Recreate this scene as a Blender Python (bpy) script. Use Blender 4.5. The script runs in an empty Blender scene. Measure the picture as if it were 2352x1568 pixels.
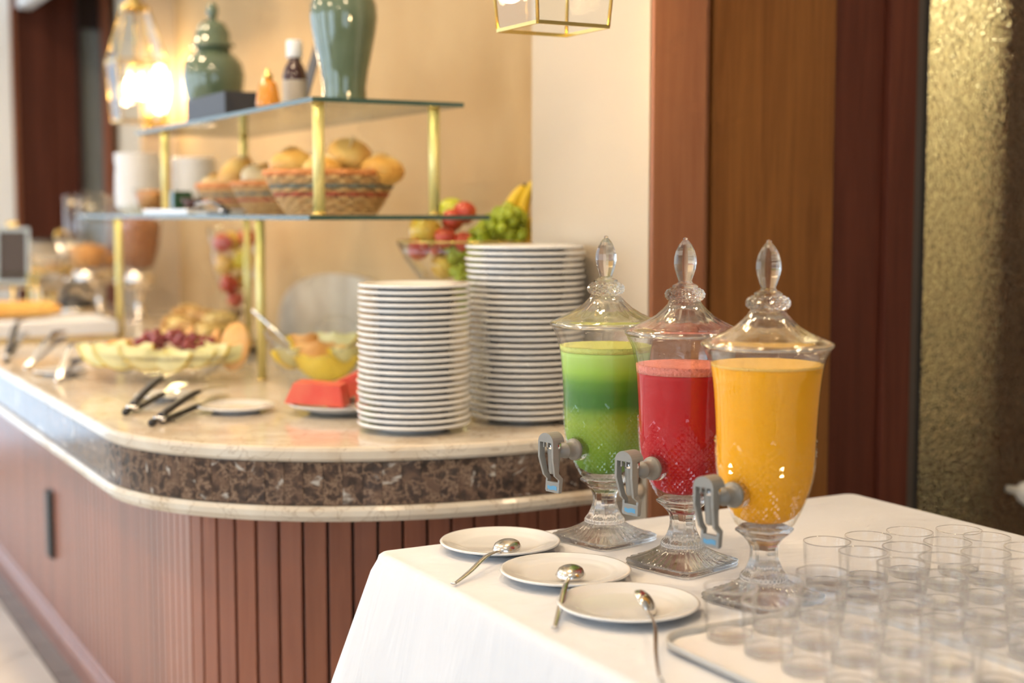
import bpy, bmesh, math, random
from math import sin, cos, pi, radians as R, sqrt
from mathutils import Vector, Matrix
random.seed(7)
S = bpy.context.scene
COL = S.collection

# ------------------------------------------------------------------ camera
cd = bpy.data.cameras.new('camera'); cam = bpy.data.objects.new('camera', cd); COL.objects.link(cam)
cam.location = (0, 0, 1.286)
cam.rotation_euler = (R(90) - math.atan(294 / 3267.0), 0, R(-28.8))
cd.lens = 50; cd.sensor_width = 36; cd.sensor_fit = 'HORIZONTAL'; cd.clip_start = 0.02
cd.dof.use_dof = True; cd.dof.focus_distance = 2.19; cd.dof.aperture_fstop = 2.0
S.camera = cam
# ------------------------------------------------------------------ world, exposure, daylight
W = bpy.data.worlds.new('world'); S.world = W; W.use_nodes = True
W.node_tree.nodes['Background'].inputs[0].default_value = (0.82, 0.90, 1.0, 1)
W.node_tree.nodes['Background'].inputs[1].default_value = 0.8
S.view_settings.view_transform = 'Standard'; S.view_settings.look = 'None'
S.view_settings.gamma = 1.0; S.view_settings.use_curve_mapping = False
S.view_settings.exposure = 0.40
cy = S.cycles
cy.max_bounces = 10; cy.transmission_bounces = 10; cy.glossy_bounces = 3; cy.diffuse_bounces = 2
cy.transparent_max_bounces = 40; cy.sample_clamp_indirect = 20.0; cy.blur_glossy = 0.2
cy.use_denoising = True; cy.use_light_tree = False
cy.use_adaptive_sampling = True; cy.adaptive_threshold = 0.08; cy.adaptive_min_samples = 12

def light(name, kind, loc, energy, color, rot=(0, 0, 0), **kw):
    l = bpy.data.lights.new(name, kind); l.energy = energy; l.color = color
    for k, v in kw.items(): setattr(l, k, v)
    o = bpy.data.objects.new(name, l); COL.objects.link(o); o.location = loc; o.rotation_euler = rot
    return o
DAY = (0.60, 0.79, 1.0)
WARM = (1.0, 0.74, 0.47)
# daylight entering through the three windows in the left wall and the one behind the camera
for yy in (1.2, 4.0, 6.8):
    light('window_daylight', 'AREA', (-3.28, yy, 1.55), 37, DAY, (0, R(-90), 0), shape='RECTANGLE', size=2.0, size_y=2.0)
light('window_daylight', 'AREA', (-0.6, -2.58, 1.6), 18, DAY, (R(90), 0, 0), shape='RECTANGLE', size=2.4, size_y=1.8)
light('window_daylight', 'AREA', (-0.8, 7.58, 1.28), 24, DAY, (R(-90), 0, 0), shape='RECTANGLE', size=3.1, size_y=2.36)
DOWNLIGHTS = [(0.80, 1.35), (0.62, 2.75), (0.62, 4.10), (0.62, 5.5), (-0.9, 0.6), (-0.9, 2.4), (-0.9, 4.2), (-0.9, 6.0), (2.2, 1.2)]
ZCEIL = 2.75
for (x, y) in DOWNLIGHTS:
    light('downlight_lamp', 'AREA', (x, y, ZCEIL - 0.025), (7.0 if y < 2 else 10.5) if x > 0 else 10.0, WARM, shape='DISK', size=0.20)

# ------------------------------------------------------------------ materials
def newmat(name):
    m = bpy.data.materials.new(name); m.use_nodes = True
    nt = m.node_tree; b = nt.nodes['Principled BSDF']
    return m, nt, b
def nd(nt, typ, **kw):
    n = nt.nodes.new(typ)
    for k, v in kw.items():
        if k.startswith('i_'):
            n.inputs[int(k[2:]) if k[2:].isdigit() else k[2:].replace('_', ' ')].default_value = v
        else: setattr(n, k, v)
    return n
def c4(c): return (c[0], c[1], c[2], 1)
def ramp(nt, stops, interp='LINEAR'):
    r = nt.nodes.new('ShaderNodeValToRGB'); r.color_ramp.interpolation = interp
    e = r.color_ramp.elements
    while len(e) > 1: e.remove(e[-1])
    e[0].position = stops[0][0]; e[0].color = c4(stops[0][1])
    for p, c in stops[1:]:
        x = e.new(p); x.color = c4(c)
    return r
def P(name, col, rough=0.5, metal=0.0, spec=0.5, coat=0.0, bump=None, var=None, sss=0):
    """plain principled; var=(col2, scale) mottles the colour, bump=(scale, strength)"""
    m, nt, b = newmat(name)
    b.inputs['Base Color'].default_value = c4(col); b.inputs['Roughness'].default_value = rough
    b.inputs['Metallic'].default_value = metal; b.inputs['Specular IOR Level'].default_value = spec
    b.inputs['Coat Weight'].default_value = coat; b.inputs['Coat Roughness'].default_value = 0.05
    tc = nd(nt, 'ShaderNodeTexCoord')
    if sss:
        b.inputs['Subsurface Weight'].default_value = sss; b.inputs['Subsurface Radius'].default_value = (.02, .01, .006)
        b.inputs['Subsurface Scale'].default_value = .5
    if var:
        n = nd(nt, 'ShaderNodeTexNoise', i_Scale=var[1], i_Detail=4.0)
        oi = nd(nt, 'ShaderNodeObjectInfo')
        add = nd(nt, 'ShaderNodeVectorMath', operation='ADD')
        sc = nd(nt, 'ShaderNodeVectorMath', operation='SCALE'); sc.inputs['Scale'].default_value = 9.0
        cmb = nd(nt, 'ShaderNodeCombineXYZ')
        for k in range(3): nt.links.new(oi.outputs['Random'], cmb.inputs[k])
        nt.links.new(cmb.outputs[0], sc.inputs[0])
        nt.links.new(tc.outputs['Object'], add.inputs[0]); nt.links.new(sc.outputs[0], add.inputs[1])
        nt.links.new(add.outputs[0], n.inputs['Vector'])
        r = ramp(nt, [(0.35, col), (0.65, var[0])]); nt.links.new(n.outputs['Fac'], r.inputs[0])
        nt.links.new(r.outputs[0], b.inputs['Base Color'])
    if bump:
        n = nd(nt, 'ShaderNodeTexNoise', i_Scale=bump[0], i_Detail=3.0)
        nt.links.new(tc.outputs['Object'], n.inputs['Vector'])
        bp = nd(nt, 'ShaderNodeBump', i_Strength=bump[1], i_Distance=0.01)
        nt.links.new(n.outputs['Fac'], bp.inputs['Height']); nt.links.new(bp.outputs[0], b.inputs['Normal'])
    return m
def wood(name, c1, c2, rough=0.35, scale=(30, 30, 1.6), vary=0.25, coat=0.0, spec=0.18):
    m, nt, b = newmat(name)
    tc = nd(nt, 'ShaderNodeTexCoord'); oi = nd(nt, 'ShaderNodeObjectInfo')
    cmb = nd(nt, 'ShaderNodeCombineXYZ')
    for k in range(3): nt.links.new(oi.outputs['Random'], cmb.inputs[k])
    sc = nd(nt, 'ShaderNodeVectorMath', operation='SCALE'); sc.inputs['Scale'].default_value = 23.0
    nt.links.new(cmb.outputs[0], sc.inputs[0])
    add = nd(nt, 'ShaderNodeVectorMath', operation='ADD')
    nt.links.new(tc.outputs['Object'], add.inputs[0]); nt.links.new(sc.outputs[0], add.inputs[1])
    mp = nd(nt, 'ShaderNodeMapping'); mp.inputs['Scale'].default_value = scale
    nt.links.new(add.outputs[0], mp.inputs[0])
    n = nd(nt, 'ShaderNodeTexNoise', i_Scale=1.0, i_Detail=6.0, i_Roughness=0.65, i_Distortion=0.6)
    nt.links.new(mp.outputs[0], n.inputs['Vector'])
    r = ramp(nt, [(0.28, c2), (0.62, c1)]); nt.links.new(n.outputs['Fac'], r.inputs[0])
    hsv = nd(nt, 'ShaderNodeHueSaturation')
    mr = nd(nt, 'ShaderNodeMapRange'); mr.inputs['To Min'].default_value = 1 - vary; mr.inputs['To Max'].default_value = 1 + vary
    nt.links.new(oi.outputs['Random'], mr.inputs[0]); nt.links.new(mr.outputs[0], hsv.inputs['Value'])
    nt.links.new(r.outputs[0], hsv.inputs['Color']); nt.links.new(hsv.outputs[0], b.inputs['Base Color'])
    b.inputs['Roughness'].default_value = rough; b.inputs['Coat Weight'].default_value = coat; b.inputs['Coat Roughness'].default_value = 0.2; b.inputs['Specular IOR Level'].default_value = spec
    bp = nd(nt, 'ShaderNodeBump', i_Strength=0.08, i_Distance=0.004)
    nt.links.new(n.outputs['Fac'], bp.inputs['Height']); nt.links.new(bp.outputs[0], b.inputs['Normal'])
    return m
def glass(name, tint=(1, 1, 1), clear=0.25, rough=0.0, ior=1.5):
    """solid glass with a share that lets light pass straight through"""
    m, nt, b = newmat(name)
    nt.nodes.remove(b)
    g = nd(nt, 'ShaderNodeBsdfGlass', i_Color=c4(tint), i_Roughness=rough, i_IOR=ior)
    t = nd(nt, 'ShaderNodeBsdfTransparent', i_Color=c4(tint))
    mx = nd(nt, 'ShaderNodeMixShader'); mx.inputs[0].default_value = clear
    nt.links.new(g.outputs[0], mx.inputs[1]); nt.links.new(t.outputs[0], mx.inputs[2])
    nt.links.new(mx.outputs[0], nt.nodes['Material Output'].inputs[0])
    return m
def pane(name, tint=(1, 1, 1), rough=0.02, ior=1.5):
    """thin sheet of glass: see-through with Fresnel mirror"""
    m, nt, b = newmat(name)
    nt.nodes.remove(b)
    g = nd(nt, 'ShaderNodeBsdfGlossy', i_Roughness=rough)
    t = nd(nt, 'ShaderNodeBsdfTransparent', i_Color=c4(tint))
    f = nd(nt, 'ShaderNodeFresnel', i_IOR=1.5)
    ge = nd(nt, 'ShaderNodeNewGeometry')              # same mirror strength on both faces of the sheet
    mr = nd(nt, 'ShaderNodeMapRange'); mr.inputs['To Min'].default_value = ior; mr.inputs['To Max'].default_value = 1 / ior
    nt.links.new(ge.outputs['Backfacing'], mr.inputs[0]); nt.links.new(mr.outputs[0], f.inputs[0])
    mx = nd(nt, 'ShaderNodeMixShader')
    nt.links.new(f.outputs[0], mx.inputs[0]); nt.links.new(t.outputs[0], mx.inputs[1]); nt.links.new(g.outputs[0], mx.inputs[2])
    nt.links.new(mx.outputs[0], nt.nodes['Material Output'].inputs[0])
    return m
def emit(name, col, s):
    m, nt, b = newmat(name)
    b.inputs['Base Color'].default_value = c4(col)
    b.inputs['Emission Color'].default_value = c4(col); b.inputs['Emission Strength'].default_value = s
    m.cycles.emission_sampling = 'NONE'      # the lamp objects beside them light the room
    return m
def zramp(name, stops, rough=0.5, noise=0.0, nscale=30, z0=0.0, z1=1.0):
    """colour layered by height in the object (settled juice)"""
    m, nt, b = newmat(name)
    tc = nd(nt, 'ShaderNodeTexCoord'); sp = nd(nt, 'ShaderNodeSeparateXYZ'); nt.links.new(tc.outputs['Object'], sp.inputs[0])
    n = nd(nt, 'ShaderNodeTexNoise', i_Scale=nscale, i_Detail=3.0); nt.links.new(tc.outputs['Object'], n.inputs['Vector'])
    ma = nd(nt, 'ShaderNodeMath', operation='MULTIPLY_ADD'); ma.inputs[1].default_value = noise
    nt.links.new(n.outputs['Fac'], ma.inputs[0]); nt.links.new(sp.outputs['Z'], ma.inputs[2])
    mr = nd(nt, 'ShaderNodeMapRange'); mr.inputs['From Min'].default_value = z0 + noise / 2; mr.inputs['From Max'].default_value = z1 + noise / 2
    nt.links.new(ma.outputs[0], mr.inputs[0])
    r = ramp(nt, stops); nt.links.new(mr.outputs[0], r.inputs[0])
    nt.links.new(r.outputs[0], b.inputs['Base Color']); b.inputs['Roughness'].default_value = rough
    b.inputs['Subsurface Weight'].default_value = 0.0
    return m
def cream_marble():
    m, nt, b = newmat('cream_marble')
    tc = nd(nt, 'ShaderNodeTexCoord')
    n1 = nd(nt, 'ShaderNodeTexNoise', i_Scale=5.0, i_Detail=6.0, i_Distortion=1.2); nt.links.new(tc.outputs['Object'], n1.inputs['Vector'])
    r1 = ramp(nt, [(0.3, (0.60, 0.48, 0.34)), (0.55, (0.73, 0.64, 0.51)), (0.75, (0.79, 0.73, 0.63))]); nt.links.new(n1.outputs['Fac'], r1.inputs[0])
    n2 = nd(nt, 'ShaderNodeTexNoise', i_Scale=9.0, i_Detail=8.0, i_Distortion=2.0); nt.links.new(tc.outputs['Object'], n2.inputs['Vector'])
    r2 = ramp(nt, [(0.485, (1, 1, 1)), (0.5, (0.45, 0.33, 0.22)), (0.515, (1, 1, 1))]); nt.links.new(n2.outputs['Fac'], r2.inputs[0])
    mx = nd(nt, 'ShaderNodeMix', data_type='RGBA', blend_type='MULTIPLY'); mx.inputs[0].default_value = 0.55
    nt.links.new(r1.outputs[0], mx.inputs[6]); nt.links.new(r2.outputs[0], mx.inputs[7])
    nt.links.new(mx.outputs[2], b.inputs['Base Color']); b.inputs['Roughness'].default_value = 0.12
    return m
def dark_marble():
    m, nt, b = newmat('brown_marble')
    tc = nd(nt, 'ShaderNodeTexCoord'); oi = nd(nt, 'ShaderNodeObjectInfo')
    cmb = nd(nt, 'ShaderNodeCombineXYZ')
    for k in range(3): nt.links.new(oi.outputs['Random'], cmb.inputs[k])
    sc = nd(nt, 'ShaderNodeVectorMath', operation='SCALE'); sc.inputs['Scale'].default_value = 31.0
    nt.links.new(cmb.outputs[0], sc.inputs[0])
    add = nd(nt, 'ShaderNodeVectorMath', operation='ADD')
    nt.links.new(tc.outputs['Object'], add.inputs[0]); nt.links.new(sc.outputs[0], add.inputs[1])
    nz = nd(nt, 'ShaderNodeTexNoise', i_Scale=14.0, i_Detail=7.0, i_Roughness=0.65); nt.links.new(add.outputs[0], nz.inputs['Vector'])
    dv = nd(nt, 'ShaderNodeVectorMath', operation='SCALE'); dv.inputs['Scale'].default_value = 0.13
    nt.links.new(nz.outputs['Color'], dv.inputs[0])
    ad2 = nd(nt, 'ShaderNodeVectorMath', operation='ADD'); nt.links.new(add.outputs[0], ad2.inputs[0]); nt.links.new(dv.outputs[0], ad2.inputs[1])
    v = nd(nt, 'ShaderNodeTexVoronoi', feature='DISTANCE_TO_EDGE', i_Scale=30.0); nt.links.new(ad2.outputs[0], v.inputs['Vector'])
    r = ramp(nt, [(0.0, (0.34, 0.22, 0.14)), (0.05, (0.14, 0.082, 0.052)), (0.18, (0.062, 0.037, 0.026)), (0.5, (0.022, 0.015, 0.012))])
    nt.links.new(v.outputs['Distance'], r.inputs[0])
    n2 = nd(nt, 'ShaderNodeTexNoise', i_Scale=16.0, i_Detail=5.0, i_Distortion=1.5); nt.links.new(add.outputs[0], n2.inputs['Vector'])
    r2 = ramp(nt, [(0.50, (0, 0, 0)), (0.72, (1, 1, 1))]); nt.links.new(n2.outputs['Fac'], r2.inputs[0])
    mx = nd(nt, 'ShaderNodeMix', data_type='RGBA'); nt.links.new(r2.outputs[0], mx.inputs[0])
    nt.links.new(r.outputs[0], mx.inputs[6]); mx.inputs[7].default_value = (0.155, 0.088, 0.055, 1)
    n3 = nd(nt, 'ShaderNodeTexNoise', i_Scale=11.0, i_Detail=6.0, i_Distortion=2.5); nt.links.new(add.outputs[0], n3.inputs['Vector'])
    r3 = ramp(nt, [(0.62, (0, 0, 0)), (0.68, (1, 1, 1))]); nt.links.new(n3.outputs['Fac'], r3.inputs[0])
    mx2 = nd(nt, 'ShaderNodeMix', data_type='RGBA'); nt.links.new(r3.outputs[0], mx2.inputs[0])
    nt.links.new(mx.outputs[2], mx2.inputs[6]); mx2.inputs[7].default_value = (0.50, 0.44, 0.37, 1)
    nt.links.new(mx2.outputs[2], b.inputs['Base Color']); b.inputs['Roughness'].default_value = 0.10
    return m
def textured_glass():
    m, nt, b = newmat('pebbled_glass')
    nt.nodes.remove(b)
    tc = nd(nt, 'ShaderNodeTexCoord')
    v = nd(nt, 'ShaderNodeTexVoronoi', i_Scale=130.0); nt.links.new(tc.outputs['Object'], v.inputs['Vector'])
    bp = nd(nt, 'ShaderNodeBump', i_Strength=1.0, i_Distance=0.006); nt.links.new(v.outputs['Distance'], bp.inputs['Height'])
    g = nd(nt, 'ShaderNodeBsdfGlass', i_Color=(0.93, 0.95, 0.88, 1), i_Roughness=0.06, i_IOR=1.4)
    nt.links.new(bp.outputs[0], g.inputs['Normal'])
    t = nd(nt, 'ShaderNodeBsdfTransparent'); mx = nd(nt, 'ShaderNodeMixShader'); mx.inputs[0].default_value = 0.12
    nt.links.new(g.outputs[0], mx.inputs[1]); nt.links.new(t.outputs[0], mx.inputs[2])
    nt.links.new(mx.outputs[0], nt.nodes['Material Output'].inputs[0])
    return m
def cloth_mat():
    m, nt, b = newmat('white_cloth')
    b.inputs['Base Color'].default_value = (0.75, 0.745, 0.75, 1); b.inputs['Roughness'].default_value = 0.85
    b.inputs['Sheen Weight'].default_value = 0.2
    tc = nd(nt, 'ShaderNodeTexCoord'); mp = nd(nt, 'ShaderNodeMapping'); mp.inputs['Scale'].default_value = (3.0, 11.0, 3.0); mp.inputs['Rotation'].default_value = (0, 0, R(8))
    nt.links.new(tc.outputs['Object'], mp.inputs[0])
    n = nd(nt, 'ShaderNodeTexNoise', i_Scale=1.4, i_Detail=3.0, i_Distortion=0.5); nt.links.new(mp.outputs[0], n.inputs['Vector'])
    bp = nd(nt, 'ShaderNodeBump', i_Strength=0.35, i_Distance=0.02); nt.links.new(n.outputs['Fac'], bp.inputs['Height'])
    w = nd(nt, 'ShaderNodeTexNoise', i_Scale=900.0); nt.links.new(tc.outputs['Object'], w.inputs['Vector'])
    b2 = nd(nt, 'ShaderNodeBump', i_Strength=0.05, i_Distance=0.001); nt.links.new(w.outputs['Fac'], b2.inputs['Height'])
    nt.links.new(bp.outputs[0], b2.inputs['Normal']); nt.links.new(b2.outputs[0], b.inputs['Normal'])
    return m

MT = {}
MT['wall_beige'] = P('beige_wallpaper', (0.48, 0.315, 0.142), 0.8, var=((0.545, 0.375, 0.183), 2.2), bump=(60, 0.05))
MT['cream'] = P('cream_plaster', (0.56, 0.465, 0.34), 0.7, bump=(40, 0.04))
MT['white_paint'] = P('white_paint', (0.84, 0.84, 0.83), 0.6)
MT['ceiling'] = P('ceiling_paint', (0.85, 0.82, 0.77), 0.9)
MT['wood_pilaster'] = wood('cherry_pilaster', (0.33, 0.135, 0.062), (0.25, 0.092, 0.042), 0.4, vary=0.02, spec=0.3)
MT['wood_panel'] = wood('walnut_panel', (0.25, 0.10, 0.026), (0.15, 0.054, 0.014), 0.4, vary=0.02)
MT['wood_dark'] = wood('mahogany_frame', (0.115, 0.032, 0.018), (0.065, 0.017, 0.010), 0.4, vary=0.1)
MT['wood_plank'] = wood('cherry_plank', (0.34, 0.115, 0.058), (0.235, 0.072, 0.036), 0.30, vary=0.13, coat=0.15, spec=0.45)
MT['wood_black'] = P('dark_backing', (0.03, 0.014, 0.01), 0.7)
MT['tile'] = P('floor_tile', (0.62, 0.56, 0.47), 0.3, var=((0.72, 0.66, 0.57), 6))
MT['floor_dark'] = P('dark_floor_strip', (0.20, 0.16, 0.13), 0.35, var=((0.25, 0.20, 0.16), 6))  # darker floor colour, used only for the band beside the counter
MT['grout'] = P('grout', (0.22, 0.19, 0.16), 0.9)
MT['cream_marble'] = cream_marble()
MT['brown_marble'] = dark_marble()
MT['cloth'] = cloth_mat()
MT['china'] = P('white_china', (0.83, 0.81, 0.77), 0.12, coat=0.4)
MT['steel'] = P('stainless_steel', (0.74, 0.70, 0.64), 0.22, metal=1.0)
MT['chrome'] = P('chrome', (0.8, 0.8, 0.82), 0.06, metal=1.0)
MT['brass'] = P('polished_brass', (0.80, 0.58, 0.20), 0.22, metal=1.0)
MT['brass_pale'] = P('brass_tube', (0.78, 0.68, 0.28), 0.42, metal=0.6)
MT['black'] = P('black_plastic', (0.02, 0.018, 0.018), 0.35)
MT['black_matte'] = P('black_card', (0.035, 0.035, 0.04), 0.5)
MT['grey_plastic'] = P('grey_plastic', (0.27, 0.255, 0.225), 0.38)
MT['blue'] = P('blue_print', (0.10, 0.30, 0.48), 0.4)
MT['gasket'] = glass('clear_gasket', (0.95, 0.93, 0.88), 0.4, 0.15, 1.3)
MT['cut_glass'] = glass('cut_glass', (1.0, 1.0, 0.99), 0.30)
MT['foot_glass'] = glass('foot_glass', (1.0, 1.0, 0.995), 0.12, 0.0, 1.5)
MT['bowl_glass'] = pane('bowl_glass', (0.985, 0.985, 0.975), 0.01)
MT['jar_glass'] = pane('jar_glass', (1.0, 1.0, 0.99), 0.03, 1.6)
MT['tumbler_glass'] = pane('tumbler_glass', (1, 1, 1), 0.01, 1.45)
MT['tumbler_base'] = glass('tumbler_base', (1.0, 1.0, 1.0), 0.45)
MT['tumbler_rim'] = glass('tumbler_rim', (1, 1, 1), 0.15)
MT['shelf_glass'] = pane('shelf_glass', (0.86, 0.93, 0.88))
MT['shelf_edge'] = P('shelf_glass_edge', (0.05, 0.09, 0.07), 0.15)
MT['pane'] = pane('clear_pane', (0.97, 0.97, 0.95))
MT['pebbled'] = textured_glass()
MT['alu'] = P('aluminium_strip', (0.10, 0.085, 0.075), 0.45, metal=0.5)
MT['rubber'] = P('rubber_seal', (0.012, 0.012, 0.012), 0.6)
MT['celadon'] = P('celadon_glaze', (0.105, 0.145, 0.085), 0.07, coat=0.8, var=((0.130, 0.172, 0.105), 14))
MT['bulb'] = emit('lamp_bulb', (1.0, 0.72, 0.38), 40.0)
MT['diffuser'] = emit('downlight_diffuser', (1.0, 0.72, 0.42), 6.0)
MT['orange_juice'] = P('orange_juice', (0.97, 0.43, 0.002), 0.5, spec=0.1)
MT['orange_foam'] = P('orange_foam', (0.95, 0.58, 0.12), 0.6, bump=(300, 0.3))
MT['red_juice'] = P('red_juice', (0.50, 0.010, 0.016), 0.5, spec=0.1)
MT['red_foam'] = P('red_foam', (0.86, 0.24, 0.17), 0.6, bump=(260, 0.6))
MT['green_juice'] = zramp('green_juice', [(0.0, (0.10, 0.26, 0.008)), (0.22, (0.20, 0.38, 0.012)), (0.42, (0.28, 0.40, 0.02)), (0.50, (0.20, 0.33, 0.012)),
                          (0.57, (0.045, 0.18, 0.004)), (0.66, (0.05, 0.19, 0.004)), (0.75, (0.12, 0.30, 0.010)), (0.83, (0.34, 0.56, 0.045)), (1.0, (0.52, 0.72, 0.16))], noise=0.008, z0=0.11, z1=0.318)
MT['green_foam'] = P('green_foam', (0.66, 0.70, 0.16), 0.6, bump=(300, 0.3))
MT['bun'] = P('golden_crust', (0.93, 0.58, 0.17), 0.40, var=((0.80, 0.36, 0.06), 13))
MT['bun_pale'] = P('pale_crust', (0.92, 0.72, 0.42), 0.5, var=((0.84, 0.54, 0.22), 11))
MT['wicker'] = P('wicker_tan', (0.66, 0.40, 0.16), 0.6, var=((0.52, 0.27, 0.09), 60))
MT['wicker_red'] = P('wicker_red', (0.46, 0.10, 0.045), 0.6)
MT['wicker_teal'] = P('wicker_dark', (0.20, 0.20, 0.15), 0.6)
MT['wicker_rim'] = P('wicker_rim', (0.70, 0.25, 0.07), 0.6)
MT['honey'] = P('honey', (0.75, 0.28, 0.02), 0.1, coat=0.8)
MT['sauce'] = P('dark_sauce', (0.05, 0.015, 0.012), 0.1, coat=0.6)
MT['apple_red'] = P('red_apple', (0.52, 0.03, 0.025), 0.25, var=((0.70, 0.10, 0.04), 14), coat=0.3)
MT['apple_yellow'] = P('yellow_apple', (0.82, 0.62, 0.07), 0.25, var=((0.84, 0.40, 0.07), 10), coat=0.3)
MT['apple_green'] = P('green_apple', (0.66, 0.66, 0.06), 0.25, coat=0.3)
MT['lemon'] = P('lemon_peel', (0.90, 0.68, 0.05), 0.4, bump=(120, 0.2))
MT['stem'] = P('fruit_stem', (0.12, 0.08, 0.03), 0.7)
MT['grape_green'] = P('green_grape', (0.46, 0.52, 0.03), 0.25, var=((0.36, 0.44, 0.02), 20), coat=0.2)
MT['grape_red'] = P('red_grape', (0.22, 0.035, 0.045), 0.22, var=((0.34, 0.07, 0.06), 30), coat=0.3)
MT['banana'] = P('banana_peel', (0.88, 0.60, 0.03), 0.45)
MT['melon'] = P('melon_flesh', (0.88, 0.83, 0.46), 0.4, var=((0.84, 0.78, 0.36), 16))
MT['melon_rind'] = P('melon_rind', (0.82, 0.56, 0.03), 0.45)
MT['papaya'] = P('papaya_flesh', (0.90, 0.44, 0.12), 0.4, var=((0.92, 0.54, 0.22), 14))
MT['papaya_seed'] = P('papaya_seed', (0.10, 0.035, 0.015), 0.5)
MT['watermelon'] = P('watermelon_flesh', (0.80, 0.10, 0.06), 0.4, var=((0.84, 0.18, 0.10), 18))
MT['water_rind'] = P('watermelon_rind', (0.30, 0.36, 0.08), 0.4)
MT['guava'] = P('pink_fruit', (0.90, 0.50, 0.42), 0.5, var=((0.93, 0.75, 0.62), 14))
MT['pastry'] = P('pastry_crust', (0.74, 0.42, 0.12), 0.5, var=((0.55, 0.24, 0.05), 16))
MT['pastry_pale'] = P('pastry_pale', (0.88, 0.66, 0.26), 0.5, var=((0.78, 0.48, 0.14), 14))
MT['cereal'] = P('brown_cereal', (0.30, 0.11, 0.045), 0.7, var=((0.42, 0.19, 0.08), 60), bump=(90, 0.8))
MT['flakes'] = P('corn_flakes', (0.80, 0.42, 0.12), 0.7, var=((0.7, 0.3, 0.08), 50), bump=(80, 0.8))
MT['nuts'] = P('brown_nuts', (0.66, 0.33, 0.10), 0.5, var=((0.48, 0.2, 0.06), 40), bump=(90, 0.6))
MT['green_jelly'] = P('dark_green_jar', (0.03, 0.09, 0.035), 0.2, coat=0.4)
MT['dark_jam'] = P('dark_jam', (0.06, 0.02, 0.015), 0.25)
MT['marble_grey'] = P('grey_marble', (0.50, 0.41, 0.29), 0.45, var=((0.60, 0.52, 0.40), 9))
MT['chalk'] = P('chalkboard', (0.06, 0.045, 0.04), 0.6)
MT['mauve'] = P('mauve_curtain', (0.30, 0.20, 0.17), 0.8)
MT['yellow_wall'] = P('corridor_wall', (0.66, 0.58, 0.36), 0.7)
MT['corridor_brown'] = P('corridor_door', (0.26, 0.10, 0.05), 0.5)

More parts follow.
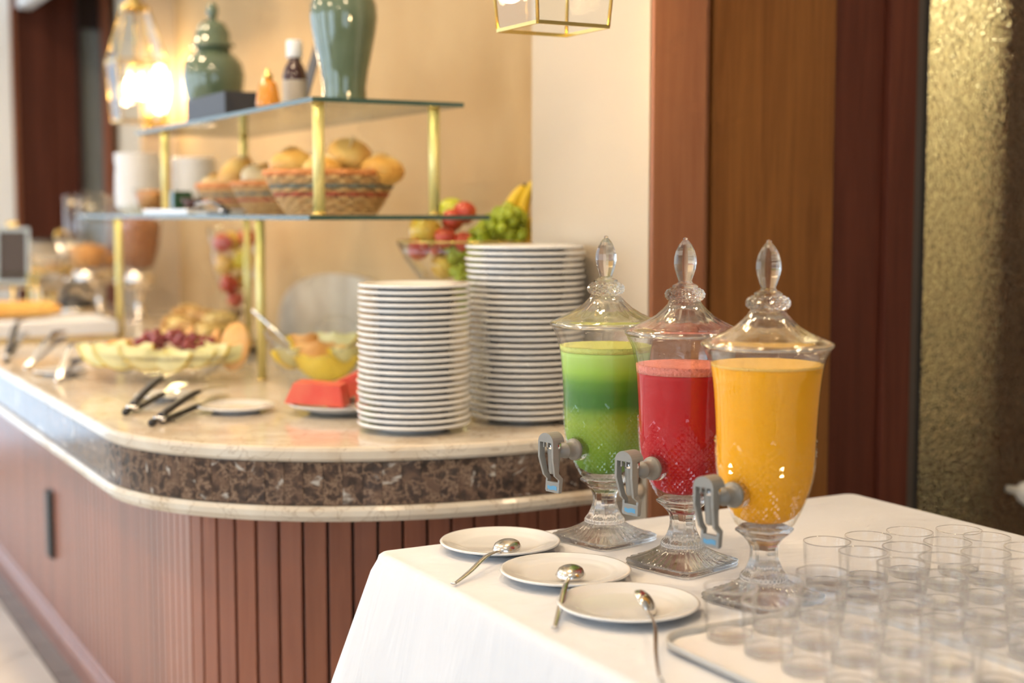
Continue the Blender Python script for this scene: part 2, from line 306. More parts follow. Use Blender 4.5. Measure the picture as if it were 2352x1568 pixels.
# ------------------------------------------------------------------ mesh helpers
class MB:
    def __init__(s): s.v = []; s.f = []; s.sm = []
    def add(s, vs, fs, smooth=True):
        o = len(s.v); s.v += [tuple(v) for v in vs]
        for f in fs: s.f.append(tuple(i + o for i in f)); s.sm.append(smooth)
        return s
    def box(s, a, b, ch=0.0):
        x0, y0, z0 = a; x1, y1, z1 = b
        if ch <= 0:
            vs = [(x, y, z) for z in (z0, z1) for y in (y0, y1) for x in (x0, x1)]
            return s.add(vs, [(0, 2, 3, 1), (4, 5, 7, 6), (0, 1, 5, 4), (2, 6, 7, 3), (0, 4, 6, 2), (1, 3, 7, 5)], False)
        bm = bmesh.new(); bmesh.ops.create_cube(bm, size=1)
        for v in bm.verts: v.co = ((x0 + x1) / 2 + v.co.x * (x1 - x0), (y0 + y1) / 2 + v.co.y * (y1 - y0), (z0 + z1) / 2 + v.co.z * (z1 - z0))
        bmesh.ops.bevel(bm, geom=bm.edges[:], offset=ch, segments=2, profile=0.6, affect='EDGES')
        bm.verts.index_update()
        s.add([v.co.copy() for v in bm.verts], [[v.index for v in f.verts] for f in bm.faces], False); bm.free()
        return s
    def lathe(s, prof, n=32, rf=None, cx=0, cy=0, smooth=True, cap0=True, cap1=True):
        """prof: list of (r, z) ; rf(theta, k, r, z) -> r"""
        vs = []; fs = []
        for k, (r, z) in enumerate(prof):
            for i in range(n):
                t = 2 * pi * i / n; rr = rf(t, k, r, z) if rf else r
                vs.append((cx + rr * cos(t), cy + rr * sin(t), z))
        for k in range(len(prof) - 1):
            for i in range(n):
                a = k * n + i; b = k * n + (i + 1) % n
                fs.append((a, b, b + n, a + n))
        s.add(vs, fs, smooth)
        o = len(s.v) - len(vs)
        if cap0 and prof[0][0] > 1e-6: s.f.append(tuple(o + i for i in reversed(range(n)))); s.sm.append(False)
        if cap1 and prof[-1][0] > 1e-6: s.f.append(tuple(o + (len(prof) - 1) * n + i for i in range(n))); s.sm.append(False)
        return s
    def tube(s, pts, rad, n=8, sx=1.0, sy=1.0, up=(0, 0, 1), smooth=True, cap=True):
        """swept ellipse; rad scalar or list; sx along side, sy along up"""
        pts = [Vector(p) for p in pts]; m = len(pts)
        if not hasattr(rad, '__len__'): rad = [rad] * m
        vs = []; fs = []; upv = Vector(up)
        for k in range(m):
            t = (pts[min(k + 1, m - 1)] - pts[max(k - 1, 0)]).normalized()
            side = t.cross(upv)
            if side.length < 1e-4: side = t.cross(Vector((1, 0, 0)))
            side.normalize(); u = side.cross(t).normalized()
            for i in range(n):
                a = 2 * pi * i / n
                vs.append(pts[k] + side * (cos(a) * rad[k] * sx) + u * (sin(a) * rad[k] * sy))
        for k in range(m - 1):
            for i in range(n):
                a = k * n + i; b = k * n + (i + 1) % n; fs.append((a, b, b + n, a + n))
        if cap: fs.append(tuple(reversed(range(n)))); fs.append(tuple((m - 1) * n + i for i in range(n)))
        return s.add(vs, fs, smooth)
    def bar(s, pts, w, h, up=(0, 0, 1)):
        """swept rectangle w (side) x h (up), flat shaded"""
        pts = [Vector(p) for p in pts]; m = len(pts); upv = Vector(up); vs = []; fs = []
        if not hasattr(w, '__len__'): w = [w] * m
        if not hasattr(h, '__len__'): h = [h] * m
        for k in range(m):
            t = (pts[min(k + 1, m - 1)] - pts[max(k - 1, 0)]).normalized()
            side = t.cross(upv).normalized(); u = side.cross(t).normalized()
            for a, b in ((-1, -1), (1, -1), (1, 1), (-1, 1)): vs.append(pts[k] + side * (a * w[k] / 2) + u * (b * h[k] / 2))
        for k in range(m - 1):
            for i in range(4):
                a = k * 4 + i; b = k * 4 + (i + 1) % 4; fs.append((a, b, b + 4, a + 4))
        fs.append((3, 2, 1, 0)); fs.append(tuple((m - 1) * 4 + i for i in range(4)))
        return s.add(vs, fs, False)
    def prism(s, poly, z0, z1, smooth=False):
        n = len(poly); vs = [(x, y, z0) for x, y in poly] + [(x, y, z1) for x, y in poly]
        fs = [tuple(reversed(range(n))), tuple(range(n, 2 * n))] + [(i, (i + 1) % n, n + (i + 1) % n, n + i) for i in range(n)]
        return s.add(vs, fs, smooth)
    def ball(s, c, r, n=12, m=8, sq=(1, 1, 1), wob=0.0, seed=0):
        rnd = random.Random(seed); ph = [rnd.uniform(0, 6.28) for _ in range(4)]
        vs = []; fs = []
        for k in range(m + 1):
            t = pi * k / m
            for i in range(n):
                a = 2 * pi * i / n
                rr = r * (1 + wob * (sin(2 * a + ph[0]) * sin(t) + 0.6 * sin(3 * a + ph[1]) * sin(2 * t + ph[2])))
                vs.append((c[0] + rr * sq[0] * sin(t) * cos(a), c[1] + rr * sq[1] * sin(t) * sin(a), c[2] - rr * sq[2] * cos(t)))
        for k in range(m):
            for i in range(n):
                a = k * n + i; b = k * n + (i + 1) % n; fs.append((a, b, b + n, a + n))
        return s.add(vs, fs, True)
    def mesh(s, name, mat):
        me = bpy.data.meshes.new(name); me.from_pydata(s.v, [], s.f); me.polygons.foreach_set('use_smooth', s.sm)
        me.materials.append(MT[mat] if isinstance(mat, str) else mat)
        bm = bmesh.new(); bm.from_mesh(me)
        bmesh.ops.remove_doubles(bm, verts=bm.verts, dist=1e-6)
        bmesh.ops.recalc_face_normals(bm, faces=bm.faces)
        bm.to_mesh(me); bm.free(); me.update(); return me
    def build(s, name, mat, parent=None, loc=(0, 0, 0), rot=(0, 0, 0)):
        return obj(name, s.mesh(name, mat), parent, loc, rot)
def obj(name, me, parent=None, loc=(0, 0, 0), rot=(0, 0, 0), scale=None):
    o = bpy.data.objects.new(name, me); COL.objects.link(o); o.parent = parent; o.location = loc; o.rotation_euler = rot
    if scale: o.scale = scale
    return o
def tag(o, label=None, cat=None, group=None, kind=None):
    if label: o['label'] = label
    if cat: o['category'] = cat
    if group: o['group'] = group
    if kind: o['kind'] = kind
    return o
def thing(name, label, cat, loc=(0, 0, 0), rz=0, group=None):
    o = bpy.data.objects.new(name, None); COL.objects.link(o); o.empty_display_size = 0.05
    o.location = loc; o.rotation_euler = (0, 0, rz); return tag(o, label, cat, group)
def struct(name, mb, mat, parent=None, label=None):
    o = mb.build(name, mat, parent)
    if parent is None: tag(o, label, None, None, 'structure')
    return o
def copy_tree(o, parent=None):
    c = o.copy(); COL.objects.link(c); c.parent = parent
    for ch in list(o.children): copy_tree(ch, c)
    return c
ORD = ['first', 'second', 'third', 'fourth', 'fifth', 'sixth', 'seventh', 'eighth', 'ninth', 'tenth', 'eleventh', 'twelfth', 'thirteenth', 'fourteenth', 'fifteenth', 'sixteenth',
       'seventeenth', 'eighteenth', 'nineteenth', 'twentieth', 'twenty-first', 'twenty-second', 'twenty-third', 'twenty-fourth', 'twenty-fifth', 'twenty-sixth', 'twenty-seventh',
       'twenty-eighth', 'twenty-ninth', 'thirtieth', 'thirty-first']
def smooth_path(pts, n):
    """Catmull-Rom through points"""
    P_ = [Vector(p) for p in pts]; out = []
    for i in range(len(P_) - 1):
        p0 = P_[max(i - 1, 0)]; p1 = P_[i]; p2 = P_[i + 1]; p3 = P_[min(i + 2, len(P_) - 1)]
        for k in range(n):
            t = k / n
            out.append(0.5 * ((2 * p1) + (p2 - p0) * t + (2 * p0 - 5 * p1 + 4 * p2 - p3) * t * t + (3 * p1 - p0 - 3 * p2 + p3) * t ** 3))
    out.append(P_[-1]); return out

# ================================================================== THE ROOM
XP, XW, YF, YB = 1.59, 1.75, 7.3, -2.5          # pillar face, beige wall, far wall, wall behind the camera
struct('floor', MB().box((-3.2, YB, -0.1), (5.3, 8.5, -0.006)), 'grout')
fl = bpy.data.objects['floor']
def clip_x(poly, xm):
    out = []
    for i in range(len(poly)):
        a, b = poly[i], poly[(i + 1) % len(poly)]
        if a[0] <= xm: out.append(a)
        if (a[0] - xm) * (b[0] - xm) < 0:
            t = (xm - a[0]) / (b[0] - a[0]); out.append((xm, a[1] + t * (b[1] - a[1])))
    return out
ts = 0.40; hd = ts / sqrt(2) - 0.003
tile_me = MB().prism([(hd, 0), (0, hd), (-hd, 0), (0, -hd)], -0.012, 0.0).mesh('tile', 'tile')
st = ts / sqrt(2)
for i in range(-6, 4):
    for j in range(1, 27):
        cx = i * 2 * st + (st if j % 2 else 0) + 0.13; cyy = j * st + 0.02
        if cx + hd < 0.742 and cx > -1.6: obj('tile', tile_me, fl, (cx, cyy, 0))
        elif cx - hd < 0.735 and cx > 0:
            pl = clip_x([(cx + hd, cyy), (cx, cyy + hd), (cx - hd, cyy), (cx, cyy - hd)], 0.740)
            MB().prism(pl, -0.012, 0.0).build('tile', 'tile', fl)
strip_me = MB().box((0, 0, -0.012), (0.09, 0.295, 0.0)).mesh('dark_strip', 'floor_dark')  # dark floor pieces forming a band along the counter base
for j in range(14): obj('dark_strip', strip_me, fl, (0.744, 2.82 + 0.3 * j, 0))
plain = MB().box((-3.2, YB, -0.012), (-1.65, 8.5, 0.0)).box((-1.65, YB, -0.012), (5.3, 0.2, 0)).box((0.9, 0.2, -0.012), (5.3, 8.5, -0.001)).build('tile_field', 'tile', fl)
struct('ceiling', MB().box((-3.2, YB, ZCEIL), (5.3, 8.5, ZCEIL + 0.1)), 'ceiling')
# beige wall behind the buffet, cream pillars either end
struct('wall_back', MB().box((XW, 2.8, 0), (XW + 0.12, 7.4, ZCEIL)), 'wall_beige')
struct('wall_pillar_near', MB().box((XP, 2.335, 0), (1.716, 2.8, ZCEIL)).box((1.716, 2.61, 0), (XW + 0.12, 2.8, ZCEIL)), 'cream')
struct('wall_pillar_far', MB().box((XP, 6.24, 0), (XW, 6.62, ZCEIL)), 'cream')
# far end wall with the dark timber portal
struct('wall_far', MB().box((-3.2, YF + 0.1, 0), (1.235, YF + 0.25, 0.06)).box((-3.2, YF + 0.1, 2.5), (1.235, YF + 0.25, ZCEIL)).box((-3.2, YF + 0.1, 0.06), (-2.4, YF + 0.25, 2.5)).box((0.8, YF + 0.1, 0.06), (1.235, YF + 0.25, 2.5)), 'white_paint')
struct('window_4', MB().box((-2.4, YF + 0.14, 0.06), (0.8, YF + 0.18, 0.12)).box((-2.4, YF + 0.14, 2.44), (0.8, YF + 0.18, 2.5)).box((-0.83, YF + 0.14, 0.12), (-0.77, YF + 0.18, 2.44)), 'white_paint')
wf = struct('wall_portal', MB().box((1.235, YF + 0.06, 0), (1.80, YF + 0.25, ZCEIL)), 'wood_black')
for (x0, x1, y, mt) in [(1.238, 1.262, -0.03, 'wood_plank'), (1.264, 1.43, 0.02, 'wood_dark'), (1.432, 1.56, 0.035, 'wood_dark'), (1.562, 1.575, 0.0, 'wood_black'),
                        (1.68, 1.712, -0.01, 'wood_plank'), (1.714, 1.746, 0.03, 'mauve')]:
    MB().box((x0, YF + y, 0), (x1, YF + 0.059, ZCEIL), 0.003).build('board', mt, wf)
g_ = MB().box((1.577, YF + 0.035, 0.1), (1.678, YF + 0.05, 2.2)).build('pane', P('grey_pane', (0.20, 0.22, 0.22), 0.1), wf)
struct('trim_1', MB().box((1.10, YF - 0.06, 0), (1.232, YF + 0.099, ZCEIL), 0.01), 'white_paint')
struct('trim_2', MB().box((1.26, 4.6, 2.265), (1.33, YF - 0.062, 2.34), 0.008).box((1.285, 4.6, 2.341), (1.305, YF - 0.062, ZCEIL)), 'white_paint')
# timber wall to the right of the near pillar, with the glass door
wr = struct('wall_right', MB().box((1.718, 2.37, 0), (2.290, 2.60, ZCEIL)), 'wood_black')
for (x0, x1, y0, mt) in [(1.592, 1.718, 2.322, 'wood_pilaster'), (1.728, 1.745, 2.348, 'wood_pilaster'), (1.746, 2.066, 2.338, 'wood_panel'), (2.071, 2.215, 2.352, 'wood_dark')]:
    MB().box((x0, y0, 0), (x1, 2.334 if x0 < 1.6 else 2.369, ZCEIL), 0.0025).build('board', mt, wr)
d = tag(bpy.data.objects.new('door_1', None), 'timber framed door with pebbled glass pane'); COL.objects.link(d); d['kind'] = 'structure'
MB().box((2.218, 2.335, 0), (2.297, 2.42, ZCEIL), 0.003).build('stile', 'wood_dark', d)
MB().box((2.298, 2.345, 0), (2.314, 2.41, ZCEIL), 0.001).box((2.317, 2.352, 0), (2.332, 2.41, ZCEIL), 0.001).build('metal_strip', 'alu', d)
MB().box((2.333, 2.355, 0), (2.350, 2.405, ZCEIL), 0.002).build('seal', 'rubber', d)
MB().box((2.3505, 2.365, 0.02), (2.95, 2.373, 2.7)).build('pane', 'pebbled', d)
MB().box((2.951, 2.332, 0), (3.05, 2.42, ZCEIL), 0.003).build('stile', 'wood_dark', d)
k = MB().lathe([(0.010, 0), (0.012, 0.03), (0.026, 0.045), (0.034, 0.07), (0.030, 0.095), (0.012, 0.108), (0, 0.11)], 20).build('knob', 'china', d, (2.650, 2.364, 0.632), (R(90), 0, 0))
k['label'] = 'white round door knob'
struct('wall_corridor', MB().box((1.9, 3.4, 0), (3.70, 3.5, ZCEIL)), 'yellow_wall')
struct('wall_corridor_side', MB().box((5.2, 2.5, 0), (5.3, 3.5, ZCEIL)), 'yellow_wall')
struct('door_2', MB().box((2.650, 2.445, 0), (3.60, 2.485, ZCEIL), 0.006), 'corridor_brown')
struct('wall_corridor_end', MB().box((3.70, 3.4, 0), (5.3, 3.5, ZCEIL)), 'yellow_wall')
struct('trim_3', MB().box((1.92, 3.0, 0.0), (4.6, 3.39, 0.56), 0.01), 'wood_black')
struct('wall_right_side', MB().box((3.06, 2.33, 0), (3.2, 2.41, ZCEIL)).box((3.2, YB, 0), (3.3, 2.41, ZCEIL)).box((3.2, 2.33, 0), (5.3, 2.41, ZCEIL)), 'cream')
struct('wall_rear', MB().box((-3.2, YB - 0.1, 0), (-1.8, YB, ZCEIL)).box((0.6, YB - 0.1, 0), (3.3, YB, ZCEIL)).box((-1.8, YB - 0.1, 0), (0.6, YB, 0.7)).box((-1.8, YB - 0.1, 2.5), (0.6, YB, ZCEIL)), 'cream')
wl = MB().box((-3.3, YB, 0), (-3.2, 8.5, 0.55)).box((-3.3, YB, 2.55), (-3.2, 8.5, ZCEIL))
for (a, b) in [(YB, 0.2), (2.2, 3.0), (5.0, 5.8), (7.8, 8.5)]: wl.box((-3.3, a, 0.55), (-3.2, b, 2.55))
struct('wall_left', wl, 'white_paint')
for i, yy in enumerate((1.2, 4.0, 6.8)):
    w = MB()
    for (a, b, c, e) in [(yy - 1, 0.55, yy - 0.95, 2.55), (yy + 0.95, 0.55, yy + 1, 2.55), (yy - 0.03, 0.55, yy + 0.03, 2.55)]: w.box((-3.24, a, b), (-3.19, c, e))
    w.box((-3.24, yy - 1, 0.55), (-3.19, yy + 1, 0.6)).box((-3.24, yy - 1, 2.5), (-3.19, yy + 1, 2.55))
    struct('window_%d' % (i + 1), w, 'white_paint')
light('corridor_lamp', 'POINT', (2.9, 2.95, 2.40), 52, (1.0, 0.86, 0.60), shadow_soft_size=0.12)
# recessed ceiling downlights
dl0 = None
for i, (x, y) in enumerate(DOWNLIGHTS):
    if dl0 is None:
        dl0 = thing('downlight', '', 'light', (x, y, ZCEIL), 0, 'recessed ceiling downlights')
        MB().lathe([(0.105, -0.001), (0.105, -0.016), (0.118, -0.016), (0.125, -0.006), (0.125, -0.001)], 28, cap0=False, cap1=False).build('ring', 'brass', dl0)
        MB().lathe([(0.0, -0.0035), (0.104, -0.0035), (0.104, -0.001), (0.0, -0.001)], 28).build('diffuser', 'diffuser', dl0)
        o = dl0
    else:
        o = copy_tree(dl0); o.location = (x, y, ZCEIL)
    o['label'] = 'round warm recessed downlight in the ceiling'

# ================================================================== THE BUFFET COUNTER
EC, EA, EB = (1.35, 2.90), 0.70, 0.56
YEND = 6.95
def outline(off, n=40, x_end=1.585):
    pts = [(x_end, EC[1] - EB + off), (1.47, EC[1] - EB + off)]
    for k in range(n + 1):
        a = -pi / 2 - (pi / 2) * k / n
        pts.append((EC[0] + (EA - off) * cos(a), EC[1] + (EB - off) * sin(a)))
    for y in (3.3, 4.0, 5.0, 6.0, YEND): pts.append((EC[0] - EA + off, y))
    return pts
def resample(pts, step, start=0.0):
    """(x, y, angle of outward normal) along a polyline at equal steps"""
    out = []; acc = start; 
    for a, b in zip(pts[:-1], pts[1:]):
        L = math.hypot(b[0] - a[0], b[1] - a[1])
        while acc <= L:
            t = acc / L; tx, ty = (b[0] - a[0]) / L, (b[1] - a[1]) / L
            out.append((a[0] + t * (b[0] - a[0]), a[1] + t * (b[1] - a[1]), math.atan2(tx, -ty)))   # outward = left of travel
            acc += step
        acc -= L
    return out
ZT = 0.856
def sweep(prof, pts):
    """sweep profile [(offset_out, z)] closed along path points (offset negative = outward)"""
    mb = MB(); vs = []; n = len(prof)
    for i, (x, y) in enumerate(pts):
        a = pts[max(i - 1, 0)]; b = pts[min(i + 1, len(pts) - 1)]
        tx, ty = b[0] - a[0], b[1] - a[1]; L = math.hypot(tx, ty); nx, ny = -(-ty) / L * -1, -(tx) / L * -1
        nx, ny = ty / L, -tx / L           # right of travel = outward? travel goes -x then +y
        nx, ny = -nx, -ny
        for (o, z) in prof: vs.append((x + nx * o, y + ny * o, z))
    fs = []
    for i in range(len(pts) - 1):
        for k in range(n):
            fs.append((i * n + k, i * n + (k + 1) % n, (i + 1) * n + (k + 1) % n, (i + 1) * n + k))
    fs.append(tuple(range(n))); fs.append(tuple(reversed([(len(pts) - 1) * n + k for k in range(n)])))
    return mb.add(vs, fs, False)
# worktop: bullnosed border strip, joint, centre slab
wt = thing('worktop', 'cream veined marble worktop with rounded corner on the timber buffet counter', 'worktop', (0, 0, 0))
ol = outline(0); ol_in = outline(0.140)
prof = [(0.0, ZT - 0.022), (0.0, ZT - 0.008), (0.003, ZT - 0.002), (0.009, ZT), (0.140, ZT), (0.140, ZT - 0.028), (0.006, ZT - 0.028)]
def sweep_off(prof, n=40):
    outs = {o: outline(o, n) for o, z in prof}
    m = len(outline(0, n)); vs = []; k = len(prof)
    for i in range(m):
        for (o, z) in prof: vs.append((outs[o][i][0], outs[o][i][1], z))
    fs = []
    for i in range(m - 1):
        for j in range(k): fs.append((i * k + j, i * k + (j + 1) % k, (i + 1) * k + (j + 1) % k, (i + 1) * k + j))
    fs.append(tuple(range(k))); fs.append(tuple(reversed([(m - 1) * k + j for j in range(k)])))
    return MB().add(vs, fs, False)
sweep_off(prof).build('border', 'cream_marble', wt)
cs = outline(0.1432)
MB().prism(cs + [(XW - 0.002, YEND), (XW - 0.002, 6.622), (XP - 0.002, 6.622), (XP - 0.002, 6.238), (XW - 0.002, 6.238), (XW - 0.002, 2.802), (XP - 0.002, 2.802)], ZT - 0.028, ZT - 0.0004).build('centre_slab', 'cream_marble', wt)
# counter carcass
ct = thing('buffet_counter', 'long red timber buffet counter with rounded corner and brown marble band', 'counter', (0, 0, 0))
body = outline(0.182)
MB().prism(body + [(XP - 0.002, YEND), (XP - 0.002, 6.0), (XP - 0.002, 4.0)], 0.0, 0.70).build('carcass', 'wood_black', ct)
b2 = outline(0.016)
MB().prism(b2 + [(XP - 0.004, YEND), (XP - 0.004, 4.0)], 0.745, ZT - 0.029).build('band_core', P('band_mortar', (0.07, 0.045, 0.035), 0.6), ct)
sweep_off([(0.002, 0.720), (-0.004, 0.727), (-0.004, 0.737), (0.002, 0.7445), (0.20, 0.7445), (0.20, 0.7155), (0.006, 0.7155)]).build('lower_moulding', 'cream_marble', ct)
tw = 0.0362
mt_me = MB().box((-tw / 2 + 0.0001, -0.007, 0.7455), (tw / 2 - 0.0001, 0.0, ZT - 0.0295), 0.0006).mesh('marble_tile', 'brown_marble')
mt_long = MB().box((-0.1496, -0.007, 0.7455), (0.1496, 0.0, ZT - 0.0295), 0.0006).mesh('marble_tile', 'brown_marble')
for (x, y, a) in resample(outline(0.0155, 160), tw, tw / 2):
    if y < 3.2 and x < 1.575: obj('marble_tile', mt_me, ct, (x, y, 0), (0, 0, a + pi / 2))
for j in range(12): obj('marble_tile', mt_long, ct, (EC[0] - EA + 0.0155, 3.37 + 0.3 * j, 0), (0, 0, -pi / 2))
pw = 0.0485
pk_me = MB().box((-pw / 2 + 0.0022, -0.014, 0.085), (pw / 2 - 0.0022, 0.0, 0.715), 0.0022).mesh('plank', 'wood_plank')
for (x, y, a) in resample(outline(0.180, 160), pw, pw / 2):
    if x < 1.57: obj('plank', pk_me, ct, (x, y, 0), (0, 0, a + pi / 2))
sweep_off([(0.150, 0.0), (0.150, 0.05), (0.154, 0.062), (0.160, 0.066), (0.160, 0.078), (0.166, 0.088), (0.181, 0.088), (0.181, 0.0)]).build('skirting', 'wood_plank', ct)
pl_ = MB().add([(0.800, y, z) for (y, z) in [(4.325, 0.262), (4.378, 0.262), (4.378, 0.455), (4.325, 0.455)]] + [(0.8155, y, z) for (y, z) in [(4.318, 0.255), (4.385, 0.255), (4.385, 0.462), (4.318, 0.462)]],
               [(0, 1, 2, 3), (7, 6, 5, 4), (0, 4, 5, 1), (1, 5, 6, 2), (2, 6, 7, 3), (3, 7, 4, 0)], False).build('pull_plate', 'black', ct)
pl_['label'] = 'black bevelled pull plate on the planks'
# grey marble splash piece leaning on the beige wall
poly = []
for k in range(25):
    a = pi * k / 24; poly.append((cos(a) * 0.62, sin(a) ** 0.7 * 0.235))
sp = MB(); n = len(poly)
sp.add([(0, y, z) for y, z in poly] + [(0.018, y, z) for y, z in poly], [tuple(range(n)), tuple(reversed(range(n, 2 * n)))] + [(i, (i + 1) % n, n + (i + 1) % n, n + i) for i in range(n)], False)
tag(sp.build('marble_splashback', 'marble_grey', None, (XW - 0.022, 4.28, ZT + 0.0005)), 'low arched grey marble splashback standing against the beige wall', 'splashback')

# ================================================================== GLASS SHELVES OVER THE COUNTER
ZL, ZU = 1.282, 1.529                  # tops of lower and upper glass
def shelf(name, label, x0, x1, y0, y1, zt, posts, th=0.010):
    t = thing(name, label, 'shelf', (0, 0, 0))
    g = MB().box((x0 + 0.001, y0 + 0.001, zt - th), (x1 - 0.001, y1 - 0.001, zt)).build('glass_panel', 'shelf_glass', t)
    e = MB()
    for a, b in (((x0, y0), (x1, y0 + 0.001)), ((x0, y1 - 0.001), (x1, y1)), ((x0, y0 + 0.001), (x0 + 0.001, y1 - 0.001)), ((x1 - 0.001, y0 + 0.001), (x1, y1 - 0.001))):
        e.box((a[0], a[1], zt - th), (b[0], b[1], zt))
    ed = e.build('polished_edge', 'shelf_edge', g)
    for (x, y, zb, ztop, r) in posts:
        p = MB().lathe([(r, zb), (r, ztop)], 20).build('post', 'brass_pale', t, (x, y, 0))
        MB().lathe([(r * 1.25, ztop), (r * 1.25, ztop + 0.003), (r * 0.7, ztop + 0.009), (0, ztop + 0.010)], 16).build('cap', 'brass', p)
        MB().lathe([(r * 1.2, zb), (r * 1.2, zb + 0.004), (r * 0.95, zb + 0.005)], 16).build('foot_ring', 'brass', p)
    return t
shelf('lower_glass_shelf', 'long glass shelf on brass posts above the counter carrying bread baskets and bowls', 1.07, 1.50, 2.83, 5.08, ZL,
      [(1.20, 3.53, ZT, ZL - 0.0105, 0.012), (1.195, 5.03, ZT, ZL - 0.0105, 0.012), (1.486, 4.50, ZT, ZL - 0.0105, 0.011)])
shelf('upper_glass_shelf', 'upper glass shelf on brass posts carrying two green lidded jars', 1.08, 1.435, 2.83, 4.30, ZU,
      [(1.105, 2.862, ZL + 0.0005, ZU - 0.0105, 0.0125), (1.395, 2.90, ZL + 0.0005, ZU - 0.0105, 0.0125), (1.105, 4.07, ZL + 0.0005, ZU - 0.0105, 0.0115), (1.395, 4.24, ZL + 0.0005, ZU - 0.0105, 0.012)])

# ------------------------------------------------------------------ upper shelf
def ginger_jar(loc, label, s, lidded_taper):
    t = thing('ginger_jar', label, 'jar', loc, 0, 'green glazed jars on the upper shelf')
    if lidded_taper:    # tall baluster
        prof = [(0, 0.002), (0.050, 0.0), (0.055, 0.006), (0.053, 0.025), (0.052, 0.05), (0.058, 0.09), (0.0675, 0.135), (0.0765, 0.18), (0.0815, 0.215), (0.080, 0.245), (0.070, 0.275), (0.052, 0.295), (0.046, 0.300), (0.045, 0.310), (0, 0.311)]
        zl = 0.312
    else:
        prof = [(0, 0.002), (0.062, 0.0), (0.066, 0.006), (0.064, 0.03), (0.074, 0.075), (0.087, 0.12), (0.0915, 0.158), (0.085, 0.192), (0.066, 0.216), (0.052, 0.224), (0.051, 0.236), (0, 0.237)]
        zl = 0.238
    MB().lathe([(r * s, z * s) for r, z in prof], 40).build('body', 'celadon', t)
    l = MB().lathe([(r * s, (z + zl) * s) for r, z in [(0, 0), (0.056, 0.0), (0.064, 0.004), (0.064, 0.010), (0.053, 0.014), (0.050, 0.045), (0.036, 0.072), (0.014, 0.080), (0.010, 0.085)]], 40).build('lid', 'celadon', t)
    MB().lathe([(r * s, (z + zl) * s) for r, z in [(0.0101, 0.0848), (0.012, 0.092), (0.018, 0.105), (0.015, 0.120), (0.006, 0.133), (0, 0.136)]], 20).build('knob', 'celadon', l)
ginger_jar((1.27, 4.13, ZU + 0.0005), 'squat green glazed lidded jar behind the black box', 1.0, False)
ginger_jar((1.275, 3.13, ZU + 0.0005), 'tall green glazed baluster jar at the near end of the upper shelf', 0.96, True)
t = thing('black_box', 'low black open box in front of the squat green jar', 'box', (1.098, 3.48, ZU + 0.0005))
MB().box((0, 0, 0), (0.14, 0.34, 0.006)).build('base', 'black_matte', t)
for a, b in (((0, 0), (0.006, 0.34)), ((0.134, 0), (0.14, 0.34)), ((0.006, 0), (0.134, 0.006)), ((0.006, 0.334), (0.134, 0.34))):
    MB().box((a[0], a[1], 0.0061), (b[0], b[1], 0.060), 0.001).build('side_panel', 'black_matte', t)
t = thing('honey_bottle', 'ribbed amber honey bottle with gold cap on the upper shelf edge', 'bottle', (1.125, 3.235, ZU + 0.0005))
MB().lathe([(0, 0), (0.022, 0.0), (0.028, 0.006)] + [(0.0285 - 0.009 * (k / 12) ** 1.5 + 0.0016 * (k % 2), 0.010 + k * 0.0042) for k in range(13)] + [(0.012, 0.066), (0.011, 0.070), (0, 0.070)], 24,
           lambda th, k, r, z: r * (1 + 0.03 * cos(8 * th))).build('body', 'honey', t)
MB().lathe([(0, 0.0702), (0.012, 0.0702), (0.012, 0.080), (0.006, 0.084), (0.003, 0.094), (0, 0.095)], 16).build('cap', 'brass', t)
t = thing('sauce_bottle', 'dark sauce bottle with white cap between honey and tall green jar', 'bottle', (1.21, 3.285, ZU + 0.0005))
MB().lathe([(0, 0), (0.027, 0), (0.029, 0.004), (0.029, 0.085), (0.024, 0.105), (0.015, 0.118), (0.014, 0.128), (0, 0.128)], 24).build('body', 'sauce', t)
MB().lathe([(0.0293, 0.02), (0.0293, 0.075)], 24, cap0=False, cap1=False).build('paper_label', P('bottle_label', (0.45, 0.40, 0.33), 0.6), t)
MB().lathe([(0, 0.1282), (0.0185, 0.1282), (0.0195, 0.130), (0.0195, 0.166), (0.017, 0.170), (0, 0.170)], 24).build('cap', P('white_cap', (0.85, 0.84, 0.82), 0.4), t)
t = thing('tent_sign', 'black folded tent sign standing behind the tall green jar', 'sign', (1.312, 3.37, ZU + 0.0005), 0)
for sg in (-1, 1):
    MB().add([(0.062 * sg, -0.03, 0), (0.062 * sg, 0.03, 0), (0.0025 * sg, 0.03, 0.192), (0.0025 * sg, -0.03, 0.192), (0.059 * sg, -0.03, 0), (0.059 * sg, 0.03, 0), (0.0004 * sg, 0.03, 0.188), (0.0004 * sg, -0.03, 0.188)],
             [(0, 1, 2, 3), (7, 6, 5, 4), (0, 4, 5, 1), (1, 5, 6, 2), (2, 6, 7, 3), (3, 7, 4, 0)], False).build('card', 'black_matte', t)

